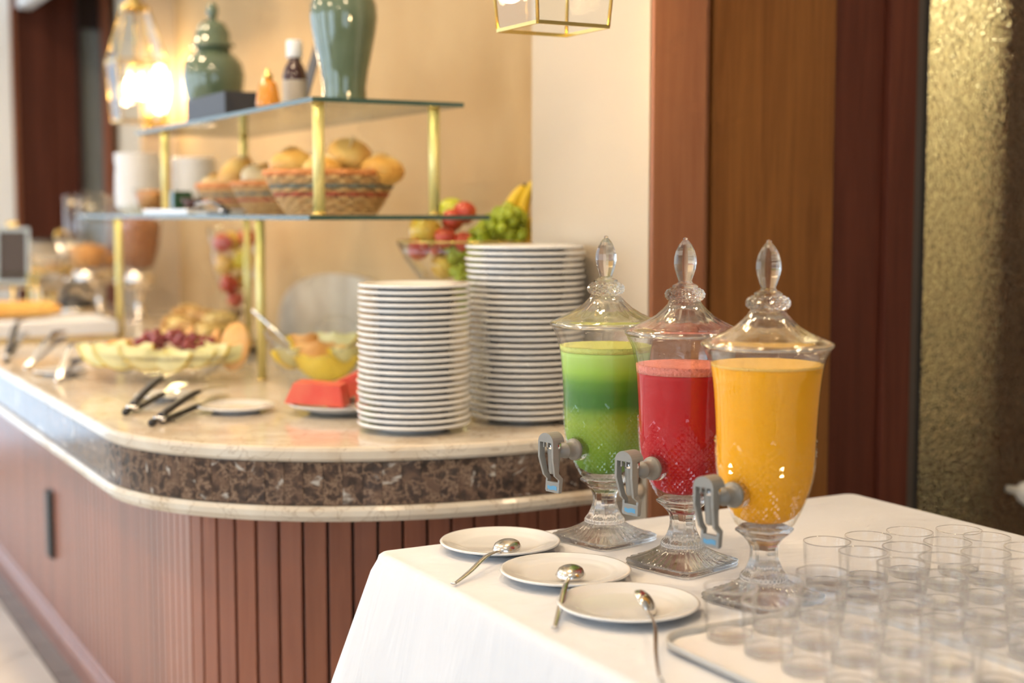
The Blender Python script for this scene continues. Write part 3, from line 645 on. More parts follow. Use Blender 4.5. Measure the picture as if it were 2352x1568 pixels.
# ------------------------------------------------------------------ lower shelf
def basket(loc, rx, ry, h, label, rz=0):
    t = thing('wicker_basket', label, 'basket', loc, rz, 'wicker bread baskets')
    N = 10; seq = ['wicker', 'wicker', 'wicker', 'wicker', 'wicker_red', 'wicker', 'wicker_teal', 'wicker', 'wicker', 'wicker_rim']
    MB().lathe([(0, 0), (rx * 0.70, 0), (rx * 0.70, 0.004), (0, 0.004)], 40, lambda th, k, r, z: r * sqrt((cos(th)) ** 2 + (ry / rx * sin(th)) ** 2)).build('bottom', 'wicker', t)
    for k in range(N):
        f = k / (N - 1); rr = 0.70 + 0.30 * f ** 0.85; z = 0.004 + (h - 0.012) * f; q = (h / N) * 0.62 if k < N - 1 else 0.0085
        mb = MB(); n = 72; m = 6; vs = []; fs = []
        for i in range(n):
            th = 2 * pi * i / n; wv = 1 + 0.022 * (1 if (i // 2 + k) % 2 else -1)
            for j in range(m):
                a = 2 * pi * j / m
                R_ = rx * rr * wv + q * 0.8 * cos(a)
                vs.append((R_ * cos(th), R_ * ry / rx * sin(th), z + q * (1 + sin(a))))
        for i in range(n):
            for j in range(m):
                fs.append((i * m + j, ((i + 1) % n) * m + j, ((i + 1) % n) * m + (j + 1) % m, i * m + (j + 1) % m))
        mb.add(vs, fs).build('coil', seq[k], t)
    MB().lathe([(rx * 0.66, 0.005), (rx * 0.93, h * 0.93), (rx * 0.925, h * 0.93), (rx * 0.655, 0.0055)], 40, cap0=False, cap1=False).build('lining', 'wicker_teal', t).scale = (1, ry / rx, 1)
    return t
def roll(loc, r, sq, mat, rot, label, group, seed):
    t = thing('bread_roll', label, 'bread roll', loc, 0, group); t.rotation_euler = rot
    MB().ball((0, 0, 0), r, 18, 12, sq, 0.03, seed).build('crust', mat, t)
    m = MB(); pts = []
    for k in range(9):
        a = -0.9 + 1.8 * k / 8; pts.append((r * sq[0] * sin(a) * 0.98, 0.004 * sin(3 * a), r * sq[2] * cos(a) * 1.005))
    m.tube(pts, [0.001, 0.003, 0.005, 0.006, 0.0065, 0.006, 0.005, 0.003, 0.001], 6, 1.4, 0.7, up=(0, 1, 0)).build('score', 'bun_pale' if mat == 'bun' else 'bun', t)
BZ = ZL + 0.0005
basket((1.275, 3.22, BZ), 0.158, 0.150, 0.098, 'large woven bread basket near the front brass post', R(20))
basket((1.275, 3.60, BZ), 0.115, 0.125, 0.080, 'middle woven bread basket of the three on the lower shelf')
basket((1.275, 3.92, BZ), 0.115, 0.125, 0.080, 'farthest woven bread basket beside the white bowls')
rolls = [((1.20, 3.275, .116), .056, (1.15, .95, .72), 'bun', (0, .1, .4), 'pale topped roll at the left of the large basket', 'rolls in the large basket'),
         ((1.222, 3.145, .106), .044, (1.1, .9, .7), 'bun', (0, 0, 2.2), 'golden roll behind the brass post in the large basket', 'rolls in the large basket'),
         ((1.315, 3.20, .140), .060, (1.1, .95, .70), 'bun', (.2, -.2, 1.0), 'topmost golden round roll in the large basket', 'rolls in the large basket'),
         ((1.365, 3.120, .104), .052, (1.1, .95, .68), 'bun', (0, .1, .3), 'brown roll at the right of the large basket', 'rolls in the large basket'),
         ((1.30, 3.305, .100), .042, (1.1, .9, .7), 'bun_pale', (0, 0, 1.2), 'roll tucked at the back of the large basket', 'rolls in the large basket'),
         ((1.235, 3.61, .090), .053, (1.0, 1.1, .75), 'bun_pale', (.3, .2, .6), 'pale flour dusted roll in front of the middle basket', 'rolls in the middle basket'),
         ((1.335, 3.55, .094), .042, (1.0, 1.1, .8), 'bun', (.1, 0, 2), 'golden roll at the back of the middle basket', 'rolls in the middle basket'),
         ((1.26, 3.90, .098), .060, (.85, .8, 1.1), 'bun', (.4, .3, .5), 'upright golden roll in the farthest basket', 'rolls in the farthest basket'),
         ((1.335, 3.97, .085), .040, (1.1, .9, .75), 'bun', (0, 0, 1), 'roll lying at the back of the farthest basket', 'rolls in the farthest basket'),
         ((1.225, 3.985, .080), .042, (1.1, .9, .75), 'bun_pale', (0, 0, .5), 'small pale roll at the front of the farthest basket', 'rolls in the farthest basket')]
for i, (p, r, sq, m, rot, lb, gp) in enumerate(rolls): roll((p[0], p[1], BZ + p[2]), r, sq, m, rot, lb, gp, i)

# stacks of white bowls at the far end of the lower shelf
def bowl_mesh(r, h):
    return MB().lathe([(0, 0.0), (r * 0.45, 0.0), (r * 0.5, 0.003), (r * 0.8, h * 0.45), (r, h), (r * 0.985, h + 0.002), (r * 0.96, h), (r * 0.77, h * 0.5), (r * 0.45, 0.007), (0, 0.006)], 36)
bme = bowl_mesh(0.074, 0.036).mesh('bowl', 'china')
for (sx, sy, nb, dz, nm) in [(1.165, 4.62, 15, 0.0112, 'taller bowl stack at the shelf end'), (1.345, 4.60, 14, 0.0112, 'bowl stack behind the brass post')]:
    for k in range(nb):
        o = obj('bowl', bme, None, (sx + random.uniform(-.002, .002), sy + random.uniform(-.002, .002), BZ + k * dz))
        tag(o, 'white china bowl, %s from the top of the %s' % (ORD[nb - 1 - k], nm), 'bowl', 'white bowls stacked on the lower shelf')
t = thing('white_slab', 'white rectangular serving slab at the front of the lower shelf', 'serving slab', (1.155, 3.98, BZ))
MB().box((-0.075, -0.22, 0), (0.075, 0.22, 0.003), 0.001).build('foot', 'china', t); MB().box((-0.082, -0.23, 0.0032), (0.082, 0.23, 0.015), 0.003).build('slab', 'china', t)
SZ = BZ + 0.0155
t = thing('nut_bowl', 'clear glass bowl of brown nuts on the lower shelf', 'bowl', (1.15, 4.40, BZ))
MB().lathe([(0, 0), (0.030, 0), (0.034, 0.004), (0.050, 0.045), (0.058, 0.080), (0.056, 0.080), (0.048, 0.045), (0.031, 0.007), (0, 0.006)], 28).build('glass_body', 'bowl_glass', t)
MB().lathe([(0, 0.0065), (0.029, 0.0075), (0.046, 0.045), (0.052, 0.066), (0.03, 0.074), (0, 0.077)], 28).build('nuts', 'nuts', t)
t = thing('green_jar', 'small dark green square jar on the white slab', 'jar', (1.155, 4.10, SZ))
MB().box((-0.03, -0.032, 0), (0.03, 0.032, 0.046), 0.005).build('body', 'green_jelly', t); MB().box((-0.026, -0.028, 0.0465), (0.026, 0.028, 0.052), 0.002).build('lid', 'green_jelly', t)
t = thing('jam_bowl', 'dark jam in a shallow bowl beside the green jar', 'bowl', (1.165, 3.985, SZ))
MB().lathe([(0, 0), (0.025, 0), (0.042, 0.03), (0.040, 0.03), (0.024, 0.004), (0, 0.004)], 24).build('dish', 'dark_jam', t); MB().lathe([(0, 0.0045), (0.024, 0.005), (0.037, 0.026), (0, 0.028)], 24).build('jam', 'dark_jam', t)

# ------------------------------------------------------------------ tongs
def tongs(p0, p1, label, grip='black', L=None, spread=0.055, lift=0.03, tilt=0.0, group='serving tongs on the counter'):
    """hinge end at p0, blades towards p1"""
    p0 = Vector(p0); p1 = Vector(p1); L = L or (p1 - p0).length
    t = thing('tongs', label, 'tongs', p0, 0, group)
    dv = (p1 - p0); t.rotation_euler = (tilt, -math.atan2(dv.z, math.hypot(dv.x, dv.y)), math.atan2(dv.y, dv.x))
    for sg in (-1, 1):
        o = lift if sg > 0 else 0.0
        pts = smooth_path([(0.0, 0, 0.0085 + sg * 0.002), (L * 0.15, 0, 0.0085 + sg * 0.005 + o * 0.35), (L * 0.5, 0, 0.0085 + sg * 0.005 + o * 1.0), (L * 0.8, 0, 0.0075 + sg * 0.004 + o), (L, 0, 0.006 + sg * 0.003 + o * 0.75)], 6)
        wd = []
        for i in range(len(pts)):
            f = i / (len(pts) - 1); wd.append(0.014 if f < 0.66 else (0.014 + (f - 0.66) / 0.24 * 0.030 if f < 0.9 else 0.044 - (f - 0.9) / 0.1 * 0.022))
        arm = MB().bar(pts, wd, 0.0022).build('arm', 'steel', t)
        if grip:
            gp_ = [p for i, p in enumerate(pts) if 0.10 < i / (len(pts) - 1) < 0.60]
            MB().tube(gp_, [0.0085] + [0.0098] * (len(gp_) - 2) + [0.0075], 10, 1.05, 0.62).build('grip', grip, arm)
    MB().tube([(-0.030, 0, 0.009), (-0.022, 0, 0.009), (-0.012, 0, 0.009), (0.002, 0, 0.009)], [0.006, 0.0085, 0.007, 0.004], 10).build('hinge_knob', grip or 'steel', t)
    MB().tube([(0.012, -0.012, 0.0095), (0.012, 0.012, 0.0095)], 0.006, 10).build('hinge_pin', 'chrome', t)
    return t
tongs((1.10, 3.50, BZ), (1.11, 3.76, BZ), 'small black handled tongs lying on the lower shelf edge', L=0.24, lift=0.02)

# ================================================================== ON THE COUNTER
CZ = ZT + 0.0004
def plate_mesh(r, h=0.020, rim=0.32, t=0.005):
    """wide rimmed plate with foot ring"""
    f = r * 0.60; w = r * (1 - rim)
    return MB().lathe([(0, 0.0035), (f * 0.88, 0.0035), (f * 0.90, 0.0), (f, 0.0), (f * 1.03, 0.004), (w, 0.0065), (w * 1.08, h * 0.55), (r - 0.002, h - t), (r, h - t * 0.55), (r, h - t * 0.2), (r - 0.002, h),
                       (r * 0.99 - 0.003, h - 0.0003), (w * 1.12, h * 0.55 + t), (w, 0.0065 + t * 0.8), (f * 0.5, 0.0065 + t * 0.6), (0, 0.0065 + t * 0.6)], 56)
def stack(cx, cyy, r, n, dz, nm, group, th=0.0066, seed=1):
    rnd = random.Random(seed); me = plate_mesh(r, 0.019, 0.34, th).mesh('plate', 'china')
    for k in range(n):
        o = obj('plate', me, None, (cx + rnd.uniform(-.0022, .0022), cyy + rnd.uniform(-.0022, .0022), CZ + k * dz), (0, 0, rnd.uniform(0, 6)))
        lb = 'topmost white plate of the %s' % nm if k == n - 1 else ('bottom white plate of the %s' % nm if k == 0 else 'white plate, %s from the top of the %s' % (ORD[n - 1 - k], nm))
        tag(o, lb, 'plate', group)
stack(1.19, 2.57, 0.1135, 24, 0.01190, 'shorter plate stack beside the watermelon', 'plates in the shorter stack', seed=3)
stack(1.452, 2.585, 0.1245, 29, 0.01235, 'taller plate stack by the cream pillar', 'plates in the taller stack', seed=5)
pm_small = plate_mesh(0.085, 0.016, 0.34, 0.005).mesh('plate', 'china')
tag(obj('plate', pm_small, None, (0.955, 2.985, CZ)), 'small white plate under the blades of the nearest tongs', 'plate')
pm_saucer = plate_mesh(0.070, 0.014, 0.34, 0.005).mesh('plate', 'china')
tag(obj('plate', pm_saucer, None, (0.875, 3.265, CZ)), 'white saucer in front of the melon bowl', 'plate')
tag(obj('plate', pm_saucer, None, (0.765, 3.905, CZ)), 'white saucer under steel tongs left of the melon bowl', 'plate')
tongs((0.752, 2.872, CZ), (0.985, 3.135, CZ + 0.018), 'nearest tongs with black grips resting on the small white plate', L=0.33, lift=0.020)
tongs((0.745, 3.065, CZ), (0.93, 3.30, CZ + 0.03), 'second black gripped tongs resting on the saucer', L=0.29, lift=0.026)
tongs((0.728, 3.73, CZ), (0.83, 3.96, CZ + 0.035), 'steel tongs resting on the saucer left of the melon bowl', grip=None, L=0.24, lift=0.045)
tongs((0.715, 4.08, CZ), (0.86, 4.36, CZ + 0.055), 'long steel tongs raised beside the white loaf board', grip=None, L=0.33, lift=0.02)
tongs((0.700, 4.33, CZ), (0.80, 4.62, CZ + 0.06), 'farthest black gripped tongs at the left counter edge', L=0.30, lift=0.045)

# watermelon on an oval dish
t = thing('watermelon_dish', 'white shallow dish of watermelon pieces left of the shorter plate stack', 'dish', (1.165, 2.865, CZ), R(10))
MB().lathe([(0, 0.003), (0.062, 0.003), (0.064, 0), (0.070, 0), (0.085, 0.008), (0.115, 0.020), (0.1165, 0.022), (0.114, 0.023), (0.085, 0.012), (0.06, 0.008), (0, 0.008)], 40).build('dish', 'china', t).scale = (1.12, 1.0, 1)
def melon_slice(loc, rot, L, hgt, th, label, rind=True):
    t = thing('watermelon_piece', label, 'watermelon', loc, 0, 'watermelon pieces on the white dish'); t.rotation_euler = rot
    pts = [(-L / 2, 0), (L / 2, 0), (L * 0.36, hgt), (-L * 0.42, hgt)]
    m = MB(); m.add([(x, -th / 2, z) for x, z in pts] + [(x, th / 2, z) for x, z in pts], [(0, 1, 2, 3), (7, 6, 5, 4), (0, 4, 5, 1), (1, 5, 6, 2), (2, 6, 7, 3), (3, 7, 4, 0)], False)
    m.build('flesh', 'watermelon', t)
    if not rind: return
    m2 = MB(); q = [(L / 2 + .0005, 0), (L / 2 + 0.012, 0.002), (L * 0.36 + 0.012, hgt), (L * 0.36 + .0005, hgt)]
    m2.add([(x, -th / 2, z) for x, z in q] + [(x, th / 2, z) for x, z in q], [(0, 1, 2, 3), (7, 6, 5, 4), (0, 4, 5, 1), (1, 5, 6, 2), (2, 6, 7, 3), (3, 7, 4, 0)], False)
    m2.build('rind', 'water_rind', t)
melon_slice((1.105, 2.885, CZ + 0.020), (0, -0.06, R(145)), 0.130, 0.045, 0.070, 'long watermelon wedge at the front of the dish', False)
melon_slice((1.195, 2.800, CZ + 0.016), (0, 0, R(255)), 0.06, 0.040, 0.06, 'blocky watermelon piece at the right of the dish')
melon_slice((1.215, 2.925, CZ + 0.030), (0.15, -0.45, R(-48)), 0.125, 0.045, 0.055, 'watermelon wedge leaning up at the back of the dish')

# ------------------------------------------------------------------ fruit helpers
gm_cache = {}
def grapes(loc, label, mat, pts, r, group=None):
    t = thing('grape_bunch', label, 'grapes', loc, 0, group)
    if (mat, r) not in gm_cache: gm_cache[(mat, r)] = MB().ball((0, 0, 0), r, 12, 8, (1, 1, 1.15)).mesh('grape', mat)
    for p in pts: obj('grape', gm_cache[(mat, r)], t, p, (random.uniform(-.6, .6), random.uniform(-.6, .6), 0))
    MB().tube([pts[0], (pts[len(pts) // 2][0], pts[len(pts) // 2][1], pts[len(pts) // 2][2] - r * 0.3), pts[-1]], 0.002, 6).build('stalk', 'stem', t)
def apple(loc, r, mat, label, group, rot=(0, 0, 0), name='apple', cat='apple'):
    t = thing(name, label, cat, loc, 0, group); t.rotation_euler = rot
    MB().lathe([(0, -0.80 * r), (0.25 * r, -0.88 * r), (0.55 * r, -0.80 * r), (0.85 * r, -0.45 * r), (1.0 * r, 0.05 * r), (0.95 * r, 0.5 * r), (0.68 * r, 0.82 * r), (0.35 * r, 0.90 * r), (0.1 * r, 0.72 * r), (0, 0.66 * r)], 20).build('skin', mat, t)
    MB().tube([(0, 0, 0.68 * r), (0.04 * r, 0, 0.9 * r), (0.12 * r, 0, 1.12 * r)], 0.05 * r, 6).build('stem', 'stem', t)
def wedge(loc, rot, r, w, flesh, rind, label, cat, group, seeds=False, arc=1.0, name='melon_wedge', ri=0.55):
    """crescent slice: arc in local XZ opening upward, width w at the inner edge"""
    t = thing(name, label, cat, loc, 0, group); t.rotation_euler = rot
    n = 12; fl_v = []; A = arc
    def ring(ro, ri, ww):
        vs = []
        for k in range(n + 1):
            a = -pi / 2 - A + 2 * A * k / n; f = cos((k / n - 0.5) * pi * 0.94)
            ii = ri * (1 - 0.15) + (ro - ri) * (1 - f) * 0.75
            vs.append([(ro * cos(a), -0.15 * ww * 1, ro * sin(a) + ro), (ro * cos(a), 0.15 * ww, ro * sin(a) + ro), (ii * cos(a), ww / 2 * f + .001, ii * sin(a) + ro), (ii * cos(a), -ww / 2 * f - .001, ii * sin(a) + ro)])
        return vs
    def skin(vs, mb):
        flat = [p for q in vs for p in q]; fs = []
        for k in range(n):
            for j in range(4): fs.append((k * 4 + j, k * 4 + (j + 1) % 4, (k + 1) * 4 + (j + 1) % 4, (k + 1) * 4 + j))
        fs.append((3, 2, 1, 0)); fs.append(tuple(n * 4 + j for j in range(4)))
        return mb.add(flat, fs, False)
    skin(ring(r * 0.96, r * ri, w), MB()).build('flesh', flesh, t)
    rv = []
    for k in range(n + 1):
        a = -pi / 2 - A + 2 * A * k / n
        rv.append([(r * cos(a), -w * 0.20, r * sin(a) + r * 0.96), (r * cos(a), w * 0.20, r * sin(a) + r * 0.96), (r * 0.965 * cos(a), w * 0.22, r * 0.965 * sin(a) + r * 0.96), (r * 0.965 * cos(a), -w * 0.22, r * 0.965 * sin(a) + r * 0.96)])
    skin(rv, MB()).build('rind', rind, t)
    if seeds:
        m = MB(); rn = random.Random(4)
        for k in range(16):
            a = -pi / 2 - A * 0.6 + 1.2 * A * k / 15; m.ball((r * 0.60 * cos(a), rn.uniform(-.006, .006), r * 0.55 * sin(a) + r), 0.0035, 6, 4)
        m.build('seeds', 'papaya_seed', t)
    return t

# glass bowl of melon, papaya and red grapes
FB = (0.985, 3.66)
t = thing('melon_bowl', 'wide clear glass bowl heaped with melon wedges papaya and red grapes', 'bowl', (FB[0], FB[1], CZ), R(-62))
def oval(b): return lambda th, k, r, z: r * sqrt(cos(th) ** 2 + (b * sin(th)) ** 2) * (1 + 0.012 * cos(24 * th))
MB().lathe([(0, 0.004), (0.085, 0.003), (0.09, 0.0), (0.10, 0.0), (0.13, 0.015), (0.185, 0.052), (0.215, 0.074), (0.2135, 0.077), (0.183, 0.057), (0.128, 0.020), (0.09, 0.009), (0, 0.008)], 72, oval(0.78)).build('glass_body', 'bowl_glass', t)
mg = 'melon wedges in the glass bowl'
# camera-facing rim runs along direction a (right) with depth b (away)
ar = Vector((0.876, -0.482, 0)); bw = Vector((0.482, 0.876, 0))
def fb(u, v, z): p = Vector((FB[0], FB[1], CZ)) + ar * u + bw * v; return (p.x, p.y, CZ + z)
wedges = [(-0.150, -0.045, 0.040, -0.5, 0.075, .055, 'melon wedge at the left end of the glass bowl'), (-0.090, -0.085, 0.036, 0.0, 0.082, .06, 'broad melon wedge left of centre in the glass bowl'),
          (-0.028, -0.098, 0.034, 0.5, 0.075, .055, 'sharp tipped melon wedge beside the red grapes'), (0.035, -0.100, 0.030, -0.3, 0.058, .05, 'small melon wedge with yellow rind in front of the grapes'),
          (0.080, -0.085, 0.036, 0.2, 0.066, .05, 'melon wedge right of centre in the glass bowl'), (0.115, -0.060, 0.042, -0.2, 0.066, .05, 'melon wedge second from the right in the glass bowl'),
          (0.150, -0.028, 0.044, 0.6, 0.07, .05, 'rightmost melon wedge beside the round papaya slice')]
for (u, v, z, rz, r, w, lb) in wedges: wedge(fb(u, v, z), (R(-10), 0.18 * rz, R(-28.8) + rz * 0.5), r, w * 0.8, 'melon', 'melon_rind', lb, 'melon', mg, arc=1.38, ri=0.28)
pg = 'papaya pieces in the glass bowl'
wedge(fb(-0.095, 0.0, 0.065), (R(-30), 0, R(-28.8) + 0.2), 0.07, 0.05, 'papaya', 'papaya', 'papaya slice with dark seeds at the left of the glass bowl', 'papaya', pg, True, name='papaya_slice')
wedge(fb(-0.045, 0.03, 0.072), (R(-20), 0, R(-28.8) + 1.0), 0.055, 0.045, 'papaya', 'papaya', 'papaya slice behind the tall melon tip', 'papaya', pg, True, name='papaya_slice')
for (u, v, z, lb) in [(0.045, 0.055, 0.085, 'upright papaya spear behind the red grapes'), (0.118, 0.03, 0.080, 'upright papaya spear right of the red grapes')]:
    t = thing('papaya_spear', lb, 'papaya', fb(u, v, z), R(20), pg); t.rotation_euler = (0.1, 0.2, 0.4)
    MB().lathe([(0, -0.03), (0.012, -0.028), (0.016, 0.0), (0.013, 0.03), (0.004, 0.05), (0, 0.052)], 7, smooth=False).build('flesh', 'papaya', t)
t = thing('papaya_disc', 'big round papaya slice leaning at the right end of the glass bowl', 'papaya', fb(0.180, 0.0, 0.085), 0, pg); t.rotation_euler = (R(78), R(6), R(-36))
MB().lathe([(0, 0.008), (0.035, 0.009), (0.045, 0.005), (0.046, 0), (0.045, -0.005), (0.035, -0.009), (0, -0.008)], 28).build('flesh', 'papaya', t).scale = (0.85, 1.4, 1)
for (u, v, z, r, lb) in [(-0.165, 0.04, 0.075, 0.030, 'pink guava half at the back left of the glass bowl'), (-0.055, 0.10, 0.085, 0.032, 'pink guava half at the back of the glass bowl'), (0.0, 0.085, 0.085, 0.034, 'pale fruit half behind the red grapes')]:
    t = thing('guava_half', lb, 'guava', fb(u, v, z), 0, 'guava halves in the glass bowl'); t.rotation_euler = (0.5, 0.2, 0.3)
    MB().lathe([(0, -r * 0.8), (r * 0.6, -r * 0.65), (r, 0), (r * 0.97, 0.003), (0, 0.004)], 18).build('flesh', 'guava', t)
gp = []; rn = random.Random(11)
for k in range(70):
    u = rn.uniform(-0.075, 0.10); v = rn.uniform(-0.06, 0.03); gp.append((u, v, 0.052 + 0.036 * (1 - (u / 0.12) ** 2) + rn.uniform(-0.012, 0.012) + 0.12 * (v + 0.03)))
grapes(fb(0.015, -0.01, 0.02), 'dark red grape bunch in the middle of the glass bowl', 'grape_red', [(ar.x * a + bw.x * b_, ar.y * a + bw.y * b_, c) for a, b_, c in gp], 0.0112)

# ribbed glass boat bowl with yellow melon
BB = (1.285, 3.335)
t = thing('boat_bowl', 'ribbed clear glass bowl with wavy rim holding yellow fruit behind the plates', 'bowl', (BB[0], BB[1], CZ), R(-28.8))
def boat(th, k, r, z):
    return r * sqrt(cos(th) ** 2 + (0.78 * sin(th)) ** 2) * (1 + 0.010 * cos(40 * th))
bp_ = [(0, 0.006), (0.05, 0.004), (0.055, 0.0), (0.062, 0.0), (0.075, 0.012), (0.105, 0.045), (0.125, 0.085), (0.137, 0.110), (0.1345, 0.111), (0.121, 0.085), (0.10, 0.048), (0.068, 0.016), (0, 0.012)]
m = MB().lathe(bp_, 80, boat)
m.v = [(x, y, z + (0.030 * max(0, z - 0.05) / 0.06 * cos(2 * math.atan2(y, x)) if z > 0.05 else 0)) for x, y, z in m.v]
m.build('glass_body', 'bowl_glass', t)
yg = 'yellow melon slices in the boat bowl'
def bbp(u, v, z): p = Vector((BB[0], BB[1], CZ)) + ar * u + bw * v; return (p.x, p.y, CZ + z)
for (u, v, z, rz, rx, r, w, mt, lb) in [(0.02, -0.040, 0.018, 0.0, -0.25, 0.085, .05, 'melon_rind', 'long yellow slice at the front of the boat bowl'), (-0.060, -0.005, 0.045, 0.9, -.2, 0.070, .045, 'melon', 'green tinged slice at the left of the boat bowl'),
                                        (0.060, 0.0, 0.055, -0.4, -.3, 0.065, .05, 'pastry_pale', 'amber slice at the right of the boat bowl'), (-0.005, 0.0, 0.060, 0.3, -.4, 0.068, .05, 'papaya', 'orange papaya slice in the middle of the boat bowl'),
                                        (0.035, 0.03, 0.085, -0.2, -.3, 0.062, .045, 'melon', 'yellow slice standing at the back of the boat bowl'), (-0.03, 0.035, 0.085, 0.5, -.3, 0.058, .045, 'papaya', 'orange slice leaning at the back left of the boat bowl'),
                                        (0.075, -0.03, 0.060, 0.6, -.2, 0.055, .04, 'melon', 'pale slice at the right front of the boat bowl')]:
    wedge(bbp(u, v, z), (rx, 0, R(-28.8) + rz), r, w, mt, 'melon_rind', lb, 'melon' if mt != 'papaya' else 'papaya', yg, arc=1.3, ri=0.3)
t = thing('serving_spoon', 'clear handled serving spoon sticking out of the boat bowl', 'spoon', bbp(-0.02, 0.02, 0.06), 0)
MB().tube([(0, 0, 0), (-0.05 * ar.x, -0.05 * ar.y, 0.035), (-0.15 * ar.x, -0.15 * ar.y, 0.13)], [0.004, 0.004, 0.005], 8).build('handle', 'steel', t)
MB().ball((0.02 * ar.x, 0.02 * ar.y, -0.012), 0.024, 12, 8, (1, 1, 0.35)).build('bowl', 'steel', t)
t = thing('ladle', 'curved clear ladle resting upright in the boat bowl', 'ladle', bbp(0.03, 0.045, 0.10), 0)
pts = smooth_path([(-0.045 * ar.x, -0.045 * ar.y, 0.0), (-0.04 * ar.x, -0.04 * ar.y, 0.045), (0.0, 0, 0.072), (0.05 * ar.x, 0.05 * ar.y, 0.055), (0.075 * ar.x, 0.075 * ar.y, -0.01)], 6)
MB().tube(pts, 0.0045, 8).build('handle', 'bowl_glass', t); MB().ball((-0.045 * ar.x, -0.045 * ar.y, -0.012), 0.02, 12, 8, (1, 1, 0.5)).build('cup', 'bowl_glass', t)

# long platter of pastries
t = thing('pastry_platter', 'long steel platter heaped with golden pastries under the glass shelf', 'platter', (1.335, 4.50, CZ))
MB().box((-0.10, -0.30, 0), (0.10, 0.30, 0.004), 0.001).build('foot', 'steel', t)
pr = MB(); rp = [(0.0, 0.0045), (0.85, 0.0045), (1.0, 0.022), (1.0, 0.025), (0.84, 0.008), (0, 0.008)]
pr.lathe([(r * 0.34, z) for r, z in rp], 48, lambda th, k, r, z: r * min(1.0 / max(abs(cos(th)) / 0.40, 1e-6), 1.0 / max(abs(sin(th)), 1e-6), 0.93) if r > 0 else 0).build('tray', 'steel', t)
def croissant(loc, rz, s, mat, label):
    t = thing('croissant', label, 'pastry', loc, rz, 'pastries on the long platter')
    pts = []; rad = []; n = 22
    for k in range(n + 1):
        f = k / n; a = -0.95 + 1.9 * f
        pts.append((0.055 * s * sin(a) * 1.25, 0.03 * s * cos(a) - 0.02 * s, 0.021 * s)); rad.append(s * (0.006 + 0.020 * sin(pi * f) ** 0.8) * (1 + 0.10 * (1 if (k // 2) % 2 else -1)))
    MB().tube(pts, rad, 12, 1.1, 0.95).build('crust', mat, t)
    MB().tube([(p[0], p[1], p[2] + r * 0.90) for p, r in zip(pts, rad)][6:17], [0.0015 + 0.002 * s] * 11, 5).build('ridge', 'pastry_pale' if mat == 'pastry' else 'pastry', t)
where = ['near end', 'near end, second row', 'middle', 'middle, back', 'far end', 'far end, back']
cr = []
rc = random.Random(21)
for lay, (ny, z) in enumerate(((7, .010), (6, .048), (4, .084))):
    for q in range(ny):
        for side in ((-1, 1) if lay < 2 else (0,)):
            cr.append((lay, 1.335 + side * (0.043 if lay == 0 else 0.030), 4.235 + 0.040 * lay + q * (0.53 - 0.08 * lay) / (ny - 1) + 0.008 * side, z, rc.uniform(0, 3.1), 'pastry' if rc.random() < .5 else 'pastry_pale', q, side))
for (lay, x, y, z, rz, mt, q, side) in cr:
    croissant((x, y, CZ + z), rz, 0.92, mt, '%s croissant, %s from the near end, %s%s layer' % ('golden brown' if mt == 'pastry' else 'pale yellow', ORD[q], {-1: 'aisle side, ', 1: 'wall side, ', 0: ''}[side], ['bottom', 'middle', 'top'][lay]))

# white board with loaf at the far left
t = thing('bread_board', 'thick board wrapped in white cloth carrying a long loaf', 'bread board', (0.70, 4.98, CZ))
MB().box((0, 0, 0), (0.47, 0.36, 0.052), 0.006).build('board', 'pastry_pale', t)
MB().box((-0.004, -0.004, 0.0525), (0.474, 0.364, 0.060), 0.003).box((-0.004, -0.006, 0.014), (0.474, -0.002, 0.060), 0.001).build('cloth', 'cloth', t)
t = thing('loaf', 'long golden loaf lying on the white cloth board', 'bread', (0.66, 5.22, CZ + 0.0605), 0)
MB().tube([(x, 0.004 * sin(30 * x), 0.031) for x in [0, .02, .05, .1, .16, .22, .28, .33, .36, .375]], [.008, .02, .028, .032, .034, .034, .033, .029, .02, .006], 16, 1.25, 0.92).build('crust', 'bun', t)
for k in range(4): MB().tube([(0.07 + k * 0.07, -0.022, 0.058), (0.10 + k * 0.07, 0.0, 0.063), (0.12 + k * 0.07, 0.02, 0.059)], [.002, .0045, .002], 6).build('score', 'bun_pale', t)

# pedestal glass of apples and lemon under the shelf
t = thing('fruit_vase', 'tall footed glass vase filled with apples and a lemon', 'vase', (1.555, 4.85, CZ))
MB().lathe([(0, 0.0), (0.055, 0.0), (0.058, 0.004), (0.03, 0.012), (0.012, 0.030), (0.012, 0.06), (0.030, 0.085), (0.030, 0.088), (0, 0.089)], 32).build('stem', 'papaya_seed', t)
MB().lathe([(0, 0.0895), (0.030, 0.0895), (0.050, 0.13), (0.072, 0.21), (0.086, 0.32), (0.092, 0.385), (0.0895, 0.385), (0.083, 0.32), (0.069, 0.21), (0.047, 0.133), (0.026, 0.093), (0, 0.093)], 40).build('glass_body', 'bowl_glass', t)
av = [((0.0, 0, .128), .030, 'apple_red', 'small red apple at the bottom of the glass vase'), ((-.026, -.012, .182), .034, 'apple_red', 'red apple low in the glass vase'), ((.030, .014, .188), .033, 'apple_yellow', 'blushed apple low in the glass vase'),
      ((-.032, .010, .250), .037, 'apple_yellow', 'orange blushed apple in the middle of the glass vase'), ((.022, -.026, .268), .037, 'lemon', 'bright lemon in the middle of the glass vase'), ((.038, .034, .262), .034, 'apple_red', 'red apple behind the lemon in the glass vase'),
      ((-.045, -.006, .326), .035, 'apple_red', 'red apple at the left top of the glass vase'), ((.005, .036, .330), .036, 'apple_yellow', 'yellow apple at the top middle of the glass vase'), ((.045, -.012, .342), .034, 'apple_red', 'red apple at the right top of the glass vase')]
